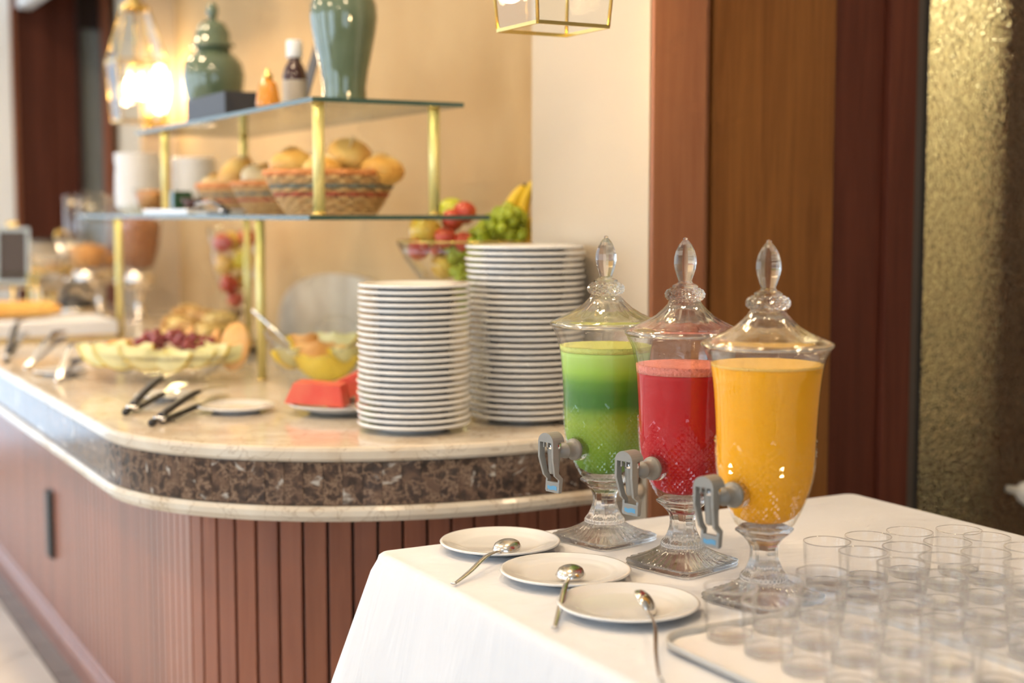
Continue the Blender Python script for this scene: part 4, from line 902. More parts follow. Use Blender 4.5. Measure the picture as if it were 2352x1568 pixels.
for (p, r, m_, lb) in av:
    if m_ == 'lemon':
        t = thing('lemon', lb, 'lemon', (1.555 + p[0], 4.85 + p[1], CZ + p[2])); t.rotation_euler = (0.5, 0.4, 0)
        MB().lathe([(0, -1.25 * r), (.2 * r, -1.15 * r), (.75 * r, -.6 * r), (.95 * r, 0), (.75 * r, .6 * r), (.25 * r, 1.12 * r), (.12 * r, 1.28 * r), (0, 1.3 * r)], 18).build('peel', 'lemon', t)
    else: apple((1.555 + p[0], 4.85 + p[1], CZ + p[2]), r, m_, lb, 'apples in the glass vase', (0.3, 0.5, 0))

# wire-footed glass bowl of whole fruit by the pillar
WB = (1.545, 3.02)
t = thing('fruit_stand', 'glass fruit bowl with ribbed sides raised on a brass stand by the pillar', 'fruit bowl', (WB[0], WB[1], CZ))
MB().lathe([(0, 0), (0.075, 0), (0.078, 0.004), (0.03, 0.014), (0.014, 0.04), (0.014, 0.235), (0.06, 0.245), (0, 0.246)], 32).build('stand', 'brass', t)
MB().lathe([(0, 0.1465), (0.07, 0.1465), (0.12, 0.175), (0.155, 0.222), (0.172, 0.262), (0.169, 0.262), (0.150, 0.222), (0.116, 0.179), (0.07, 0.152), (0, 0.151)], 72, lambda th, k, r, z: r * (1 + 0.008 * cos(36 * th))).build('glass_body', 'bowl_glass', t, (0, 0, 0.10))
MB().lathe([(0.1735, 0.2625), (0.1735, 0.267), (0.169, 0.267), (0.169, 0.2625), (0.1735, 0.2625)], 48, cap0=False, cap1=False).build('rim', 'brass', t, (0, 0, 0.10))
def wb(u, v, z): p = Vector((WB[0], WB[1], 0)) + ar * u + bw * v; return (p.x, p.y, CZ + z + 0.10)
for (u, v, z, r, m_, lb, nm) in [(-.105, -.03, .285, .040, 'apple_yellow', 'yellow red apple at the left of the fruit stand', 'apple'), (-.045, .05, .330, .036, 'apple_green', 'green yellow apple at the top back of the fruit stand', 'apple'),
                                 (-.118, -.065, .245, .026, 'apple_red', 'dark red plum low at the left of the fruit stand', 'plum'), (-.055, -.07, .272, .026, 'apple_red', 'red plum at the front of the fruit stand', 'plum'),
                                 (-.040, -.015, .312, .027, 'apple_red', 'red plum beside the yellow apple', 'plum'), (-.012, .0, .330, .028, 'apple_red', 'upper red plum next to the green grapes', 'plum'),
                                 (-.012, -.07, .262, .024, 'apple_red', 'small red plum beside the green grapes', 'plum'), (-.07, .03, .255, .034, 'apple_red', 'red apple buried at the back of the fruit stand', 'apple'),
                                 (-.06, -.03, .205, .032, 'apple_yellow', 'yellow apple at the bottom of the fruit stand', 'apple'), (-.02, .04, .21, .032, 'apple_green', 'green apple deep in the fruit stand', 'apple')]:
    apple(wb(u, v, z), r, m_, lb, 'whole fruit on the stand', (random.uniform(-.5, .5), random.uniform(-.5, .5), 0), nm, nm)
gp = []; rn = random.Random(5)
for k in range(104):
    f = k / 103; u = (0.005 + 0.125 * rn.random()) if k < 78 else rn.uniform(-0.05, 0.06); v = rn.uniform(-.09, .05) if k < 78 else rn.uniform(-.09, -.04); top = 0.275 + 0.075 * sin(min(1, max(0, (u - 0.0) / 0.125)) * pi * 0.62)
    gp.append((ar.x * u + bw.x * v, ar.y * u + bw.y * v, (top - 0.085 * rn.random() ** 1.6 - 0.25 * abs(v + 0.02)) - 0.20))
grapes((WB[0], WB[1], CZ + 0.30), 'green grape bunch heaped on the right of the fruit stand', 'grape_green', gp, 0.0135)
def banana(loc, pts, label):
    t = thing('banana', label, 'banana', loc, 0, 'bananas on the fruit stand'); p = smooth_path(pts, 5); n = len(p)
    MB().tube(p, [0.004 + 0.013 * sin(pi * min(1, 0.12 + 0.86 * k / (n - 1))) ** 0.6 for k in range(n)], 7).build('peel', 'banana', t)
    MB().tube([p[-1], p[-1] + (p[-1] - p[-2]) * 1.2], 0.004, 6).build('stalk', 'stem', t)
for i, (du, lb) in enumerate([(0.0, 'left banana rising behind the green grapes'), (0.028, 'right banana rising behind the green grapes'), (0.052, 'low banana beside the pillar edge')]):
    hh = 1.0 if i < 2 else 0.55
    banana(wb(0.075 + du, 0.06, 0.25), [(0, 0, -.02), (0.012 * ar.x, 0.012 * ar.y, 0.06 * hh), (0.030 * ar.x, .030 * ar.y, 0.11 * hh), (0.055 * ar.x, .055 * ar.y, 0.145 * hh)] if i != 1 else [(0.02, 0, -.02), (0.022 * ar.x, 0.022 * ar.y, 0.06), (0.028 * ar.x, .028 * ar.y, 0.11), (0.05 * ar.x, .05 * ar.y, 0.155)], lb)

# ------------------------------------------------------------------ far end: cereal dispensers, kettle, chafing dish, sign
def cereal(loc, mat, fill, label):
    t = thing('cereal_dispenser', label, 'cereal dispenser', loc, 0, 'cereal dispensers at the far end')
    MB().lathe([(0, 0), (0.07, 0), (0.072, 0.006), (0.05, 0.012), (0.02, 0.016), (0.018, 0.13), (0.06, 0.135), (0.062, 0.20), (0, 0.20)], 28).build('pedestal', 'steel', t)
    MB().lathe([(0.055, 0.2005), (0.062, 0.215), (0.085, 0.30), (0.092, 0.38), (0.092, 0.49), (0.089, 0.49), (0.089, 0.38), (0.082, 0.30), (0.058, 0.217), (0.0, 0.205)], 32).build('hopper', 'bowl_glass', t)
    MB().lathe([(0, 0.2065), (0.056, 0.218), (0.080, 0.30), (0.087, 0.38), (0.087, fill * 0.92), (0.03, fill), (0, fill)] if fill > 0.38 else [(0, 0.2065), (0.056, 0.218), (0.078, fill * 0.95), (0, fill)], 28).build('cereal', mat, t)
    MB().lathe([(0, 0.4905), (0.094, 0.4905), (0.095, 0.500), (0.06, 0.508), (0.012, 0.510), (0.012, 0.525), (0, 0.526)], 28).build('lid', 'pane', t)
    MB().tube([(-0.062, 0, 0.165), (-0.085, 0, 0.165)], 0.006, 8).tube([(-0.09, -0.03, 0.165), (-0.09, 0.03, 0.165)], 0.008, 8).build('dispensing_knob', 'chrome', t)
cereal((1.425, 5.67, CZ), 'cereal', 0.425, 'cereal dispenser filled with brown cereal')
cereal((1.27, 5.86, CZ), 'flakes', 0.31, 'cereal dispenser a third full of corn flakes')
cereal((1.365, 6.08, CZ), 'flakes', 0.27, 'nearly empty cereal dispenser at the back left')
t = thing('kettle', 'black electric kettle with steel waist below the cereal dispensers', 'kettle', (1.165, 5.62, CZ))
MB().lathe([(0, 0), (0.085, 0), (0.088, 0.02), (0.080, 0.07), (0.060, 0.10), (0.02, 0.115), (0, 0.116)], 28).build('body', 'black', t)
MB().tube(smooth_path([(-0.04, 0, 0.11), (-0.03, 0, 0.15), (0.02, 0, 0.16), (0.06, 0, 0.12)], 5), 0.008, 8).build('handle', 'black', t); MB().lathe([(0.0805, 0.045), (0.0845, 0.05), (0.0815, 0.066), (0.079, 0.07)], 28, cap0=False, cap1=False).build('band', 'steel', t)
t = thing('chafing_dish', 'steel chafing dish with roll top lid and brass handles at the far end', 'chafing dish', (1.02, 6.25, CZ))
for sx in (-.16, .16):
    for sy in (-.11, .11): MB().tube([(sx, sy, 0), (sx, sy, 0.12)], 0.011, 10).build('leg', 'brass', t)
MB().box((-0.20, -0.14, 0.1205), (0.20, 0.14, 0.19), 0.01).build('pan', 'steel', t); MB().box((-0.215, -0.155, 0.1905), (0.215, 0.155, 0.200), 0.004).build('rim', 'brass', t)
n = 14; vs = []; fs = []
for k in range(n + 1):
    a = pi * k / n
    vs += [(-0.19, 0.13 * cos(a), 0.2005 + 0.13 * sin(a)), (0.19, 0.13 * cos(a), 0.2005 + 0.13 * sin(a))]
for k in range(n): fs.append((2 * k, 2 * k + 1, 2 * k + 3, 2 * k + 2))
fs += [tuple(2 * k for k in range(n + 1)), tuple(2 * k + 1 for k in reversed(range(n + 1))), (0, 2 * n, 2 * n + 1, 1)]
ld = MB().add(vs, fs, False).build('roll_top_lid', 'steel', t); MB().tube([(-0.07, -0.145, 0.245), (-0.07, -0.165, 0.25), (0.07, -0.165, 0.25), (0.07, -0.145, 0.245)], 0.009, 8).build('handle', 'brass', ld)
MB().ball((0.0, 0, 0.35), 0.02, 12, 8).build('finial', 'brass', ld)
t = thing('chafing_dish', 'second steel chafing dish with brass handles, right of the chalkboard sign', 'chafing dish', (1.30, 6.52, CZ))
MB().box((-0.12, -0.10, 0.0), (0.12, 0.10, 0.17), 0.012).build('pan', 'steel', t)
MB().box((-0.13, -0.11, 0.1705), (0.13, 0.11, 0.183), 0.004).build('rim', 'brass', t)
ld = MB().lathe([(0.105, 0.1835), (0.105, 0.26), (0.09, 0.30), (0.04, 0.325), (0, 0.33)], 28).build('lid', 'steel', t); MB().tube([(-0.03, -0.02, 0.325), (-0.02, -0.02, 0.35), (0.02, -0.02, 0.35), (0.03, -0.02, 0.325)], 0.009, 8).build('handle', 'brass', ld)
t = thing('menu_sign', 'small chalkboard menu sign in a pale blue frame on the far counter', 'sign', (0.985, 5.93, CZ), R(-20)); t.rotation_euler = (R(-8), 0, R(-18))
MB().box((-0.052, -0.006, 0.165), (0.052, 0.006, 0.36), 0.002).build('board', 'chalk', t)
fr = P('pale_frame', (0.42, 0.50, 0.55), 0.4)
for a, b in (((-0.065, 0.15), (0.065, 0.164)), ((-0.065, 0.361), (0.065, 0.376)), ((-0.065, 0.1645), (-0.0525, 0.3605)), ((0.0525, 0.1645), (0.065, 0.3605))): MB().box((a[0], -0.009, a[1]), (b[0], 0.009, b[1]), 0.001).build('frame', fr, t)
MB().tube([(0, 0, 0.149), (0, 0, 0.01)], 0.008, 10).lathe([(0.045, 0), (0.045, 0.008), (0.01, 0.012)], 20).build('stand', 'brass', t); MB().box((-0.02, -0.01, 0.3765), (0.02, 0.01, 0.40), 0.003).build('clip', 'brass', t)
t = thing('glass_rack', 'small glass topped brass rack at the far left of the counter', 'rack', (0.90, 5.55, CZ))
for sx in (-.12, .10):
    for sy in (-.05, .10): MB().tube([(sx, sy, 0), (sx, sy, 0.20)], 0.006, 8).build('post', 'brass', t)
MB().box((-0.15, -0.08, 0.2005), (0.13, 0.13, 0.207)).build('glass_panel', 'shelf_glass', t)
t = thing('white_tray', 'low white tray of food under the glass rack', 'tray', (0.92, 5.60, CZ))
MB().lathe([(0, 0.0), (0.06, 0.0), (0.085, 0.035), (0.082, 0.035), (0.058, 0.004), (0, 0.004)], 28).build('dish', 'china', t); MB().lathe([(0, 0.0045), (0.055, 0.006), (0.07, 0.025), (0, 0.038)], 20).build('filling', 'flakes', t)

# ================================================================== THE JUICE TABLE
TX0, TX1, TY0, TY1, TZ = 0.884, 1.880, 0.25, 2.060, 0.750
tb = thing('table', 'rectangular table under the white cloth', 'table', (0, 0, 0))
MB().box((TX0 + 0.01, TY0 + 0.01, 0.715), (TX1 - 0.01, TY1 - 0.01, 0.742), 0.003).build('tabletop', 'wood_dark', tb)
for x in (TX0 + 0.06, TX1 - 0.06):
    for y in (TY0 + 0.06, TY1 - 0.06): MB().box((x - 0.025, y - 0.025, 0), (x + 0.025, y + 0.025, 0.7145), 0.003).build('leg', 'wood_dark', tb)
# cloth: rings of a rounded rectangle, over the edge and hanging in soft folds
def rrect(x0, y0, x1, y1, r, n=14, m=26):
    pts = []
    def seg(a, b, k):
        for i in range(k): t_ = i / k; pts.append((a[0] + (b[0] - a[0]) * t_, a[1] + (b[1] - a[1]) * t_))
    def arc(cx, cyy, a0):
        for i in range(n): a = a0 + (pi / 2) * i / n; pts.append((cx + r * cos(a), cyy + r * sin(a)))
    seg((x1, y0 + r), (x1, y1 - r), m); arc(x1 - r, y1 - r, 0)
    seg((x1 - r, y1), (x0 + r, y1), m); arc(x0 + r, y1 - r, pi / 2)
    seg((x0, y1 - r), (x0, y0 + r), m); arc(x0 + r, y0 + r, pi)
    seg((x0 + r, y0), (x1 - r, y0), m); arc(x1 - r, y0 + r, 1.5 * pi)
    return pts
ring0 = rrect(TX0, TY0, TX1, TY1, 0.022); NR = len(ring0); ccx, ccy = (TX0 + TX1) / 2, (TY0 + TY1) / 2
rows = []
def wr_(x, y): return 0.0007 * sin(9 * x + 14 * y) + 0.0005 * sin(23 * y - 6 * x + 1) + 0.0004 * sin(31 * x + 8 * y)
for f in (0.02, 0.15, 0.3, 0.45, 0.6, 0.75, 0.86, 0.93, 0.97):
    rows.append([(ccx + (x - ccx) * f, ccy + (y - ccy) * f, TZ - 0.0008 + wr_(x * f, y * f)) for x, y in ring0])
def nrm(i):
    a = ring0[i - 1]; b = ring0[(i + 1) % NR]; tx, ty = b[0] - a[0], b[1] - a[1]; L = math.hypot(tx, ty); return ty / L, -tx / L
NRM = [nrm(i) for i in range(NR)]
for (o, dz) in ((-0.010, 0.0), (-0.003, 0.0012), (0.0022, 0.005), (0.0045, 0.012)):
    rows.append([(ring0[i][0] + NRM[i][0] * o, ring0[i][1] + NRM[i][1] * o, TZ - dz) for i in range(NR)])
def cornerness(x, y):
    dx = min(abs(x - TX0), abs(x - TX1)); dy = min(abs(y - TY0), abs(y - TY1)); return math.exp(-((dx + dy) / 0.16) ** 1.3)
for drop in (0.03, 0.06, 0.10, 0.15, 0.21, 0.28, 0.36, 0.45, 0.55, 0.64):
    row = []
    for i in range(NR):
        x, y = ring0[i]; c_ = cornerness(x, y); far = 1.0 if x < 1.0 or y < 0.4 else 0.35
        fold = (0.5 + 0.5 * sin(19 * y + 13 * x + 1.0)) * 0.020 * min(1, drop / 0.25)
        o = 0.0045 + (0.05 * drop + 0.24 * drop * c_) * far + fold * far
        if y > TY1 - 0.03 and x > TX0 + 0.03: o = min(o, 0.02 + 0.1 * drop)
        row.append((x + NRM[i][0] * o, y + NRM[i][1] * o, TZ - drop))
    rows.append(row)
vs = [p for r_ in rows for p in r_]; fs = [tuple(range(NR))]
for k in range(len(rows) - 1):
    for i in range(NR): a = k * NR + i; b = k * NR + (i + 1) % NR; fs.append((a, b, b + NR, a + NR))
cl = MB().add(vs, fs).build('tablecloth', 'cloth'); tag(cl, 'white tablecloth draped over the juice table', 'tablecloth')
TT = TZ + 0.0006

# ------------------------------------------------------------------ cut glass juice dispensers
BODY = [(0.036, 0.1042), (0.040, 0.109), (0.0435, 0.1185), (0.0485, 0.128), (0.0535, 0.1375), (0.0575, 0.147), (0.061, 0.1565), (0.0636, 0.166), (0.0655, 0.1755), (0.0668, 0.185), (0.0676, 0.1945)]
def interp(tab, z):
    for (r0, z0), (r1, z1) in zip(tab[:-1], tab[1:]):
        if z <= z1: return r0 + (r1 - r0) * max(0, (z - z0)) / (z1 - z0)
    return tab[-1][0]
OUT = [(0.0345, 0.104), (0.040, 0.1085), (0.0465, 0.121), (0.055, 0.140), (0.0605, 0.155), (0.0645, 0.170), (0.0668, 0.185), (0.0682, 0.205), (0.0695, 0.235), (0.0708, 0.262), (0.0728, 0.290), (0.0752, 0.315), (0.0785, 0.333), (0.0835, 0.344), (0.0868, 0.3495), (0.0872, 0.3525)]
def dispenser_meshes():
    N = 88; hz = 0.0095; z0 = 0.1045
    # outer bowl: lattice of faceted diamonds low down, fluted and smooth above
    rowsz = [z0 + k * hz / 2 for k in range(int((0.352 - z0) / (hz / 2)) + 1)] + [0.3525]
    vs = []; flat = {}
    def zone(th): f = abs(((th * 8 / (2 * pi)) % 1) - 0.5) * 2; return 0.186 + 0.046 * f
    for k, z in enumerate(rowsz):
        r = interp(OUT, z)
        for i in range(N):
            th = 2 * pi * i / N; dz = 0.0
            if z < zone(th):
                dz = 0.0018 if (i + k) % 2 else -0.0012
            elif z < 0.325: dz = -0.0010 * abs(sin(4 * th + pi / 2)) * min(1, (0.325 - z) / 0.03)
            vs.append(((r + dz) * cos(th), (r + dz) * sin(th), z))
    m = MB(); m.v = vs
    for k in range(len(rowsz) - 1):
        for i in range(N):
            a = k * N + i; b = k * N + (i + 1) % N; c = b + N; d_ = a + N
            zz = rowsz[k + 1]; th = 2 * pi * (i + 0.5) / N
            inz = zz < zone(th)
            if (i + k) % 2:     # a is a peak: split along b-d
                m.f += [(a, b, d_), (b, c, d_)]
            else: m.f += [(a, b, c), (a, c, d_)]
            m.sm += [not inz, not inz]
    nb = len(rowsz) * N
    inner = [(0.0845, 0.3525), (0.0835, 0.349), (0.080, 0.343), (0.075, 0.332)] + [(interp(OUT, z) - 0.0042, z) for z in (0.315, 0.29, 0.262, 0.235, 0.205, 0.185, 0.17, 0.155, 0.14, 0.13)] + [(0.041, 0.121), (0.030, 0.1145), (0.015, 0.1125), (0.0, 0.112)]
    for (r, z) in inner:
        for i in range(N): th = 2 * pi * i / N; m.v.append((r * cos(th), r * sin(th), z))
    top = (len(rowsz) - 1) * N
    prev = top
    for k in range(len(inner)):
        cur = nb + k * N
        for i in range(N): m.f.append((prev + i, prev + (i + 1) % N, cur + (i + 1) % N, cur + i)); m.sm.append(True)
        prev = cur
    m.f.append(tuple(reversed(range(N)))); m.sm.append(False)
    bowl = m.mesh('bowl', 'jar_glass')
    # foot: octagonal stem, beaded ring, square fluted base
    N = 128
    def fr(th, k, r, z):
        def sq(th): c, s_ = abs(cos(th)), abs(sin(th)); return 1.0 / ((c ** 7 + s_ ** 7) ** (1 / 7.0))
        def oc(th): a = (th % (pi / 4)) - pi / 8; return cos(pi / 8) / cos(a) * 1.03
        if z < 0.0105: return r * sq(th) + (0.0012 * cos(64 * th) if 0.0012 < z else 0)
        if z < 0.030: f = (z - 0.0105) / 0.0195; return r * (sq(th) * (1 - f) + f) + 0.0026 * cos(32 * th) * (1 - f * 0.6)
        if z < 0.040: return r + 0.0010 * cos(32 * th)
        return r * oc(th)
    prof = [(0.0, 0.0), (0.060, 0.0), (0.0655, 0.0012), (0.0662, 0.0030), (0.0650, 0.0048), (0.0662, 0.0066), (0.0660, 0.0095), (0.0640, 0.0108), (0.0560, 0.0138), (0.0470, 0.0185), (0.0390, 0.0240), (0.0330, 0.0290),
            (0.0318, 0.0320), (0.0322, 0.0345), (0.0300, 0.0385), (0.0262, 0.0430), (0.0222, 0.0520), (0.0196, 0.0600), (0.0188, 0.0680), (0.0192, 0.0760), (0.0225, 0.0830), (0.0285, 0.0900), (0.0350, 0.0955), (0.0392, 0.0985), (0.0395, 0.1015), (0.0365, 0.1035), (0.0, 0.1036)]
    foot = MB().lathe(prof, N, fr).mesh('foot', 'foot_glass')
    # lid with fluted cone
    LP = [(0.0800, 0.3530), (0.0885, 0.3532), (0.0908, 0.3560), (0.0905, 0.3592), (0.0870, 0.3620), (0.0730, 0.3670), (0.0570, 0.3740), (0.0420, 0.3830), (0.0320, 0.3920), (0.0262, 0.4000), (0.0245, 0.4035), (0.0, 0.4036)]
    LI = [(0.0, 0.3985), (0.018, 0.3975), (0.028, 0.3890), (0.038, 0.3800), (0.053, 0.3705), (0.069, 0.3635), (0.079, 0.3590), (0.0800, 0.3530)]
    def lr(th, k, r, z): return r + (0.0014 * abs(sin(10 * th)) * (1 if 0.362 < z < 0.400 else 0.0)) if k > 3 else r
    lid = MB().lathe(LP[::1], 80, lr, cap0=False).lathe(LI, 80, cap1=False).mesh('lid', 'cut_glass')
    # knurled ring and faceted finial
    N = 36; m = MB(); zs = [0.4038 + k * 0.0029 for k in range(8)]; rr = [0.0225, 0.0268, 0.0292, 0.0300, 0.0300, 0.0290, 0.0264, 0.0215]
    for k in range(8):
        for i in range(N):
            th = 2 * pi * i / N; r = rr[k] + (0.0010 if (i + k) % 2 else -0.0006); m.v.append((r * cos(th), r * sin(th), zs[k]))
    for k in range(7):
        for i in range(N):
            a = k * N + i; b = k * N + (i + 1) % N; c = b + N; d_ = a + N
            m.f += [(a, b, d_), (b, c, d_)] if (i + k) % 2 else [(a, b, c), (a, c, d_)]; m.sm += [False, False]
    m.f += [tuple(reversed(range(N))), tuple(7 * N + i for i in range(N))]; m.sm += [False, False]
    ring = m.mesh('knurled_ring', 'cut_glass')
    fin = MB().lathe([(0.0, 0.4243), (0.0190, 0.4243), (0.0196, 0.4262), (0.0180, 0.4285), (0.0120, 0.4310), (0.0100, 0.4345), (0.0125, 0.4420), (0.0155, 0.4510), (0.0172, 0.4600), (0.0168, 0.4700), (0.0140, 0.4800), (0.0095, 0.4890), (0.0050, 0.4945), (0.0032, 0.4960), (0.0035, 0.4985), (0.0, 0.5000)], 8, smooth=False).mesh('finial', 'cut_glass')
    return bowl, foot, lid, ring, fin
DM = dispenser_meshes()
def tap_parts():
    """tap along local -X at z=0 (raised later); returns [(name, mesh, subs)]"""
    def lx(prof, n=28):   # lathe about the x axis: (r, x)
        m = MB().lathe([(r, x) for r, x in prof], n); m.v = [(v[2], v[0], v[1]) for v in m.v]; return m
    gas = lx([(0.0, -0.0560), (0.0175, -0.0560), (0.0195, -0.0580), (0.0195, -0.0665), (0.0180, -0.0685), (0.0, -0.0685)]).mesh('gasket', 'gasket')
    col = lx([(0, -0.0687), (0.0172, -0.0687), (0.0176, -0.0700), (0.0176, -0.0735), (0.0165, -0.0750), (0.0125, -0.0765), (0.0112, -0.0890), (0.0125, -0.0900), (0.0125, -0.0925), (0.0100, -0.0935), (0.0095, -0.1090), (0, -0.1090)]).mesh('collar', 'grey_plastic')
    xv = -0.1150
    val = MB().lathe([(0, -0.034), (0.0070, -0.034), (0.0085, -0.030), (0.0105, 0.002), (0.0110, 0.006), (0.0110, 0.0075), (0.0110, 0.016), (0.0080, 0.020), (0, 0.020)], 24, cx=xv).mesh('valve', 'grey_plastic')
    band = MB().lathe([(0.0112, 0.0065), (0.0118, 0.0068), (0.0118, 0.0140), (0.0112, 0.0143), (0.0112, 0.0065)], 24, cx=xv, cap0=False, cap1=False).mesh('chrome_band', 'chrome')
    m = MB(); xf = -0.1300
    for sg in (-1, 1):
        m.bar([(xf + 0.002, sg * 0.0150, 0.020), (xf + 0.002, sg * 0.0155, -0.006), (xf + 0.008, sg * 0.0125, -0.034), (xf + 0.016, sg * 0.0135, -0.042), (xf + 0.014, sg * 0.0135, -0.062)], [0.0040] * 5, [0.0110, 0.0110, 0.0090, 0.0080, 0.0070], up=(1, 0, 0))
    n = 12; arc_o = []; 
    for k in range(n + 1):
        a = pi * k / n; arc_o.append((0.0172 * cos(a), 0.018 + 0.0150 * sin(a)))
    poly = arc_o + [(-0.0130, 0.018), (0.0130, 0.018)]; q = len(poly)
    m.add([(xf - 0.0035, y, z) for y, z in poly] + [(xf + 0.0210, y, z) for y, z in poly], [tuple(range(q)), tuple(reversed(range(q, 2 * q)))] + [(i, (i + 1) % q, q + (i + 1) % q, q + i) for i in range(q)], False)
    for yy in (-0.0045, 0.0045): m.box((xf - 0.0035, yy - 0.001, 0.010), (xf + 0.001, yy + 0.001, 0.019))
    m.box((xf + 0.0110, -0.0152, -0.064), (xf + 0.0170, 0.0152, -0.047), 0.001)
    lev = m.mesh('lever', 'grey_plastic')
    stk = MB().add([(xf + 0.0107, -0.0105, -0.0600), (xf + 0.0107, -0.0035, -0.0590), (xf + 0.0107, 0.0040, -0.0605), (xf + 0.0107, 0.0105, -0.0585), (xf + 0.0107, 0.0105, -0.0530), (xf + 0.0107, 0.0040, -0.0545), (xf + 0.0107, -0.0035, -0.0525), (xf + 0.0107, -0.0105, -0.0535)] +
                   [(xf + 0.0112, y, z) for y, z in [(-0.0105, -0.0600), (-0.0035, -0.0590), (0.0040, -0.0605), (0.0105, -0.0585), (0.0105, -0.0530), (0.0040, -0.0545), (-0.0035, -0.0525), (-0.0105, -0.0535)]],
                   [tuple(range(8)), tuple(reversed(range(8, 16)))] + [(i, (i + 1) % 8, 8 + (i + 1) % 8, 8 + i) for i in range(8)], False).mesh('blue_mark', 'blue')
    return gas, col, val, band, lev, stk
TP = tap_parts()
def juice_mesh(zt, mat):
    prof = [(0, 0.1115), (0.016, 0.1120), (0.031, 0.1140), (0.042, 0.1206)] + [(interp(OUT, z) - 0.0016, z) for z in (0.13, 0.14, 0.155, 0.17, 0.185, 0.205, 0.235, 0.262, 0.29, 0.305)]
    rt = interp(OUT, zt) - 0.0016
    prof = [p for p in prof if p[1] < zt - 0.004] + [(rt, zt), (rt * 0.97, zt + 0.0004), (0, zt + 0.0004)]
    return MB().lathe(prof, 64).mesh('juice', mat)
def foam_mesh(z0, z1, mat):
    r0 = interp(OUT, z0) - 0.0016; r1 = interp(OUT, z1) - 0.0016
    m = MB().lathe([(0, z0), (r0, z0), (r1, z1), (r1 * 0.93, z1 - 0.001), (r1 * 0.6, z1 - 0.0005), (r1 * 0.3, z1 - 0.0012), (0, z1 - 0.001)], 64)
    return m.mesh('foam', mat)
def dispenser(loc, rz, juice, foam, zj, zf, label, jl):
    t = thing('juice_dispenser', label, 'juice dispenser', loc, rz, 'cut glass juice dispensers on the white table')
    obj('foot', DM[1], t); obj('bowl', DM[0], t)
    l = obj('lid', DM[2], t); obj('knurled_ring', DM[3], l); obj('finial', DM[4], l)
    j = obj('juice', juice_mesh(zj, juice), t); j['label'] = jl
    obj('foam', foam_mesh(zj + 0.0006, zf, foam), j)
    z = 0.158; sp_ = obj('spigot', TP[1], t, (0, 0, z)); sp_['label'] = 'grey plastic spigot'
    for me, nm in ((TP[0], 'gasket'), (TP[2], 'valve'), (TP[3], 'chrome_band'), (TP[4], 'lever'), (TP[5], 'blue_mark')): obj(nm, me, sp_)
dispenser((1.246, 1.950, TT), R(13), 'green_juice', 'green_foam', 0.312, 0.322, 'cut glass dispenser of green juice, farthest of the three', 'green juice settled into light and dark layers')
dispenser((1.258, 1.748, TT), R(14), 'red_juice', 'red_foam', 0.296, 0.309, 'cut glass dispenser of red juice between green and orange', 'red juice with pink foam')
dispenser((1.240, 1.530, TT), R(14), 'orange_juice', 'orange_foam', 0.327, 0.331, 'cut glass dispenser of orange juice nearest the tumblers', 'orange juice')

# ------------------------------------------------------------------ side plates and spoons
def side_plate():
    r = 0.0965
    return MB().lathe([(0, 0.003), (0.052, 0.003), (0.053, 0), (0.058, 0), (0.062, 0.004), (0.070, 0.0075), (0.090, 0.0105), (r - 0.0005, 0.0115), (r + 0.0005, 0.0135), (r - 0.001, 0.0150), (0.092, 0.0147), (0.0915, 0.0142),
                       (0.086, 0.0136), (0.0855, 0.0131), (0.080, 0.0126), (0.0795, 0.0121), (0.074, 0.0115), (0.068, 0.0085), (0.060, 0.0068), (0, 0.0062)], 64).mesh('side_plate', 'china')
spm = side_plate()
PL = [((1.064, 1.975), 'ivory side plate in front of the green juice dispenser'), ((1.062, 1.768), 'ivory side plate in front of the red juice dispenser'), ((1.045, 1.575), 'ivory side plate nearest the tumbler tray')]
for (p, lb) in PL: tag(obj('side_plate', spm, None, (p[0], p[1], TT)), lb, 'plate', 'ivory side plates on the juice table')
def spoon(p_end, p_bowl, label, roll_=0.0):
    a = Vector(p_end); b = Vector(p_bowl); L = (b - a).length + 0.022
    t = thing('spoon', label, 'spoon', a, 0, 'long handled spoons on the side plates')
    dv = b - a; t.rotation_euler = (roll_, -math.atan2(dv.z, math.hypot(dv.x, dv.y)), math.atan2(dv.y, dv.x))
    hb = L - 0.052
    pts = smooth_path([(0, 0, 0.0035), (0.012, 0, 0.002), (hb * 0.35, 0, 0.004), (hb * 0.7, 0, 0.010), (hb + 0.003, 0, 0.004)], 6); n = len(pts)
    wd = [0.0105 - 0.0050 * min(1, k / 4) if k < 5 else 0.0055 + 0.0035 * sin(pi * (k - 4) / (n - 5)) for k in range(n)]
    MB().tube(pts, [w / 2 for w in wd], 10, 1.0, 0.42).build('handle', 'steel', t)
    # bowl: shallow shell
    m = MB(); nu, nv = 14, 10; top = []; bot = []
    for i in range(nu + 1):
        f = i / nu; x = hb + 0.052 * f; w = 0.0205 * sqrt(max(0, 1 - ((f - 0.52) / 0.52) ** 2)) + 0.0012
        for j in range(nv + 1):
            u = -1 + 2 * j / nv; dp = 0.0125 * sqrt(max(0, 1 - u * u)) * sqrt(max(0, 1 - ((f - 0.52) / 0.53) ** 2))
            top.append((x, u * w, 0.0015 + dp)); bot.append((x, u * w * 0.98, 0.0000 + dp * 0.97))
    m.v = top + bot; K = len(top); W_ = nv + 1
    for i in range(nu):
        for j in range(nv):
            a_ = i * W_ + j; m.f += [(a_, a_ + 1, a_ + W_ + 1, a_ + W_), (K + a_, K + a_ + W_, K + a_ + W_ + 1, K + a_ + 1)]; m.sm += [True, True]
    edge = [j for j in range(W_)] + [i * W_ + nv for i in range(1, nu + 1)] + [nu * W_ + j for j in reversed(range(nv))] + [i * W_ for i in reversed(range(1, nu))]
    for a_, b_ in zip(edge, edge[1:] + edge[:1]): m.f.append((a_, K + a_, K + b_, b_)); m.sm.append(True)
    m.build('bowl', 'steel', t)
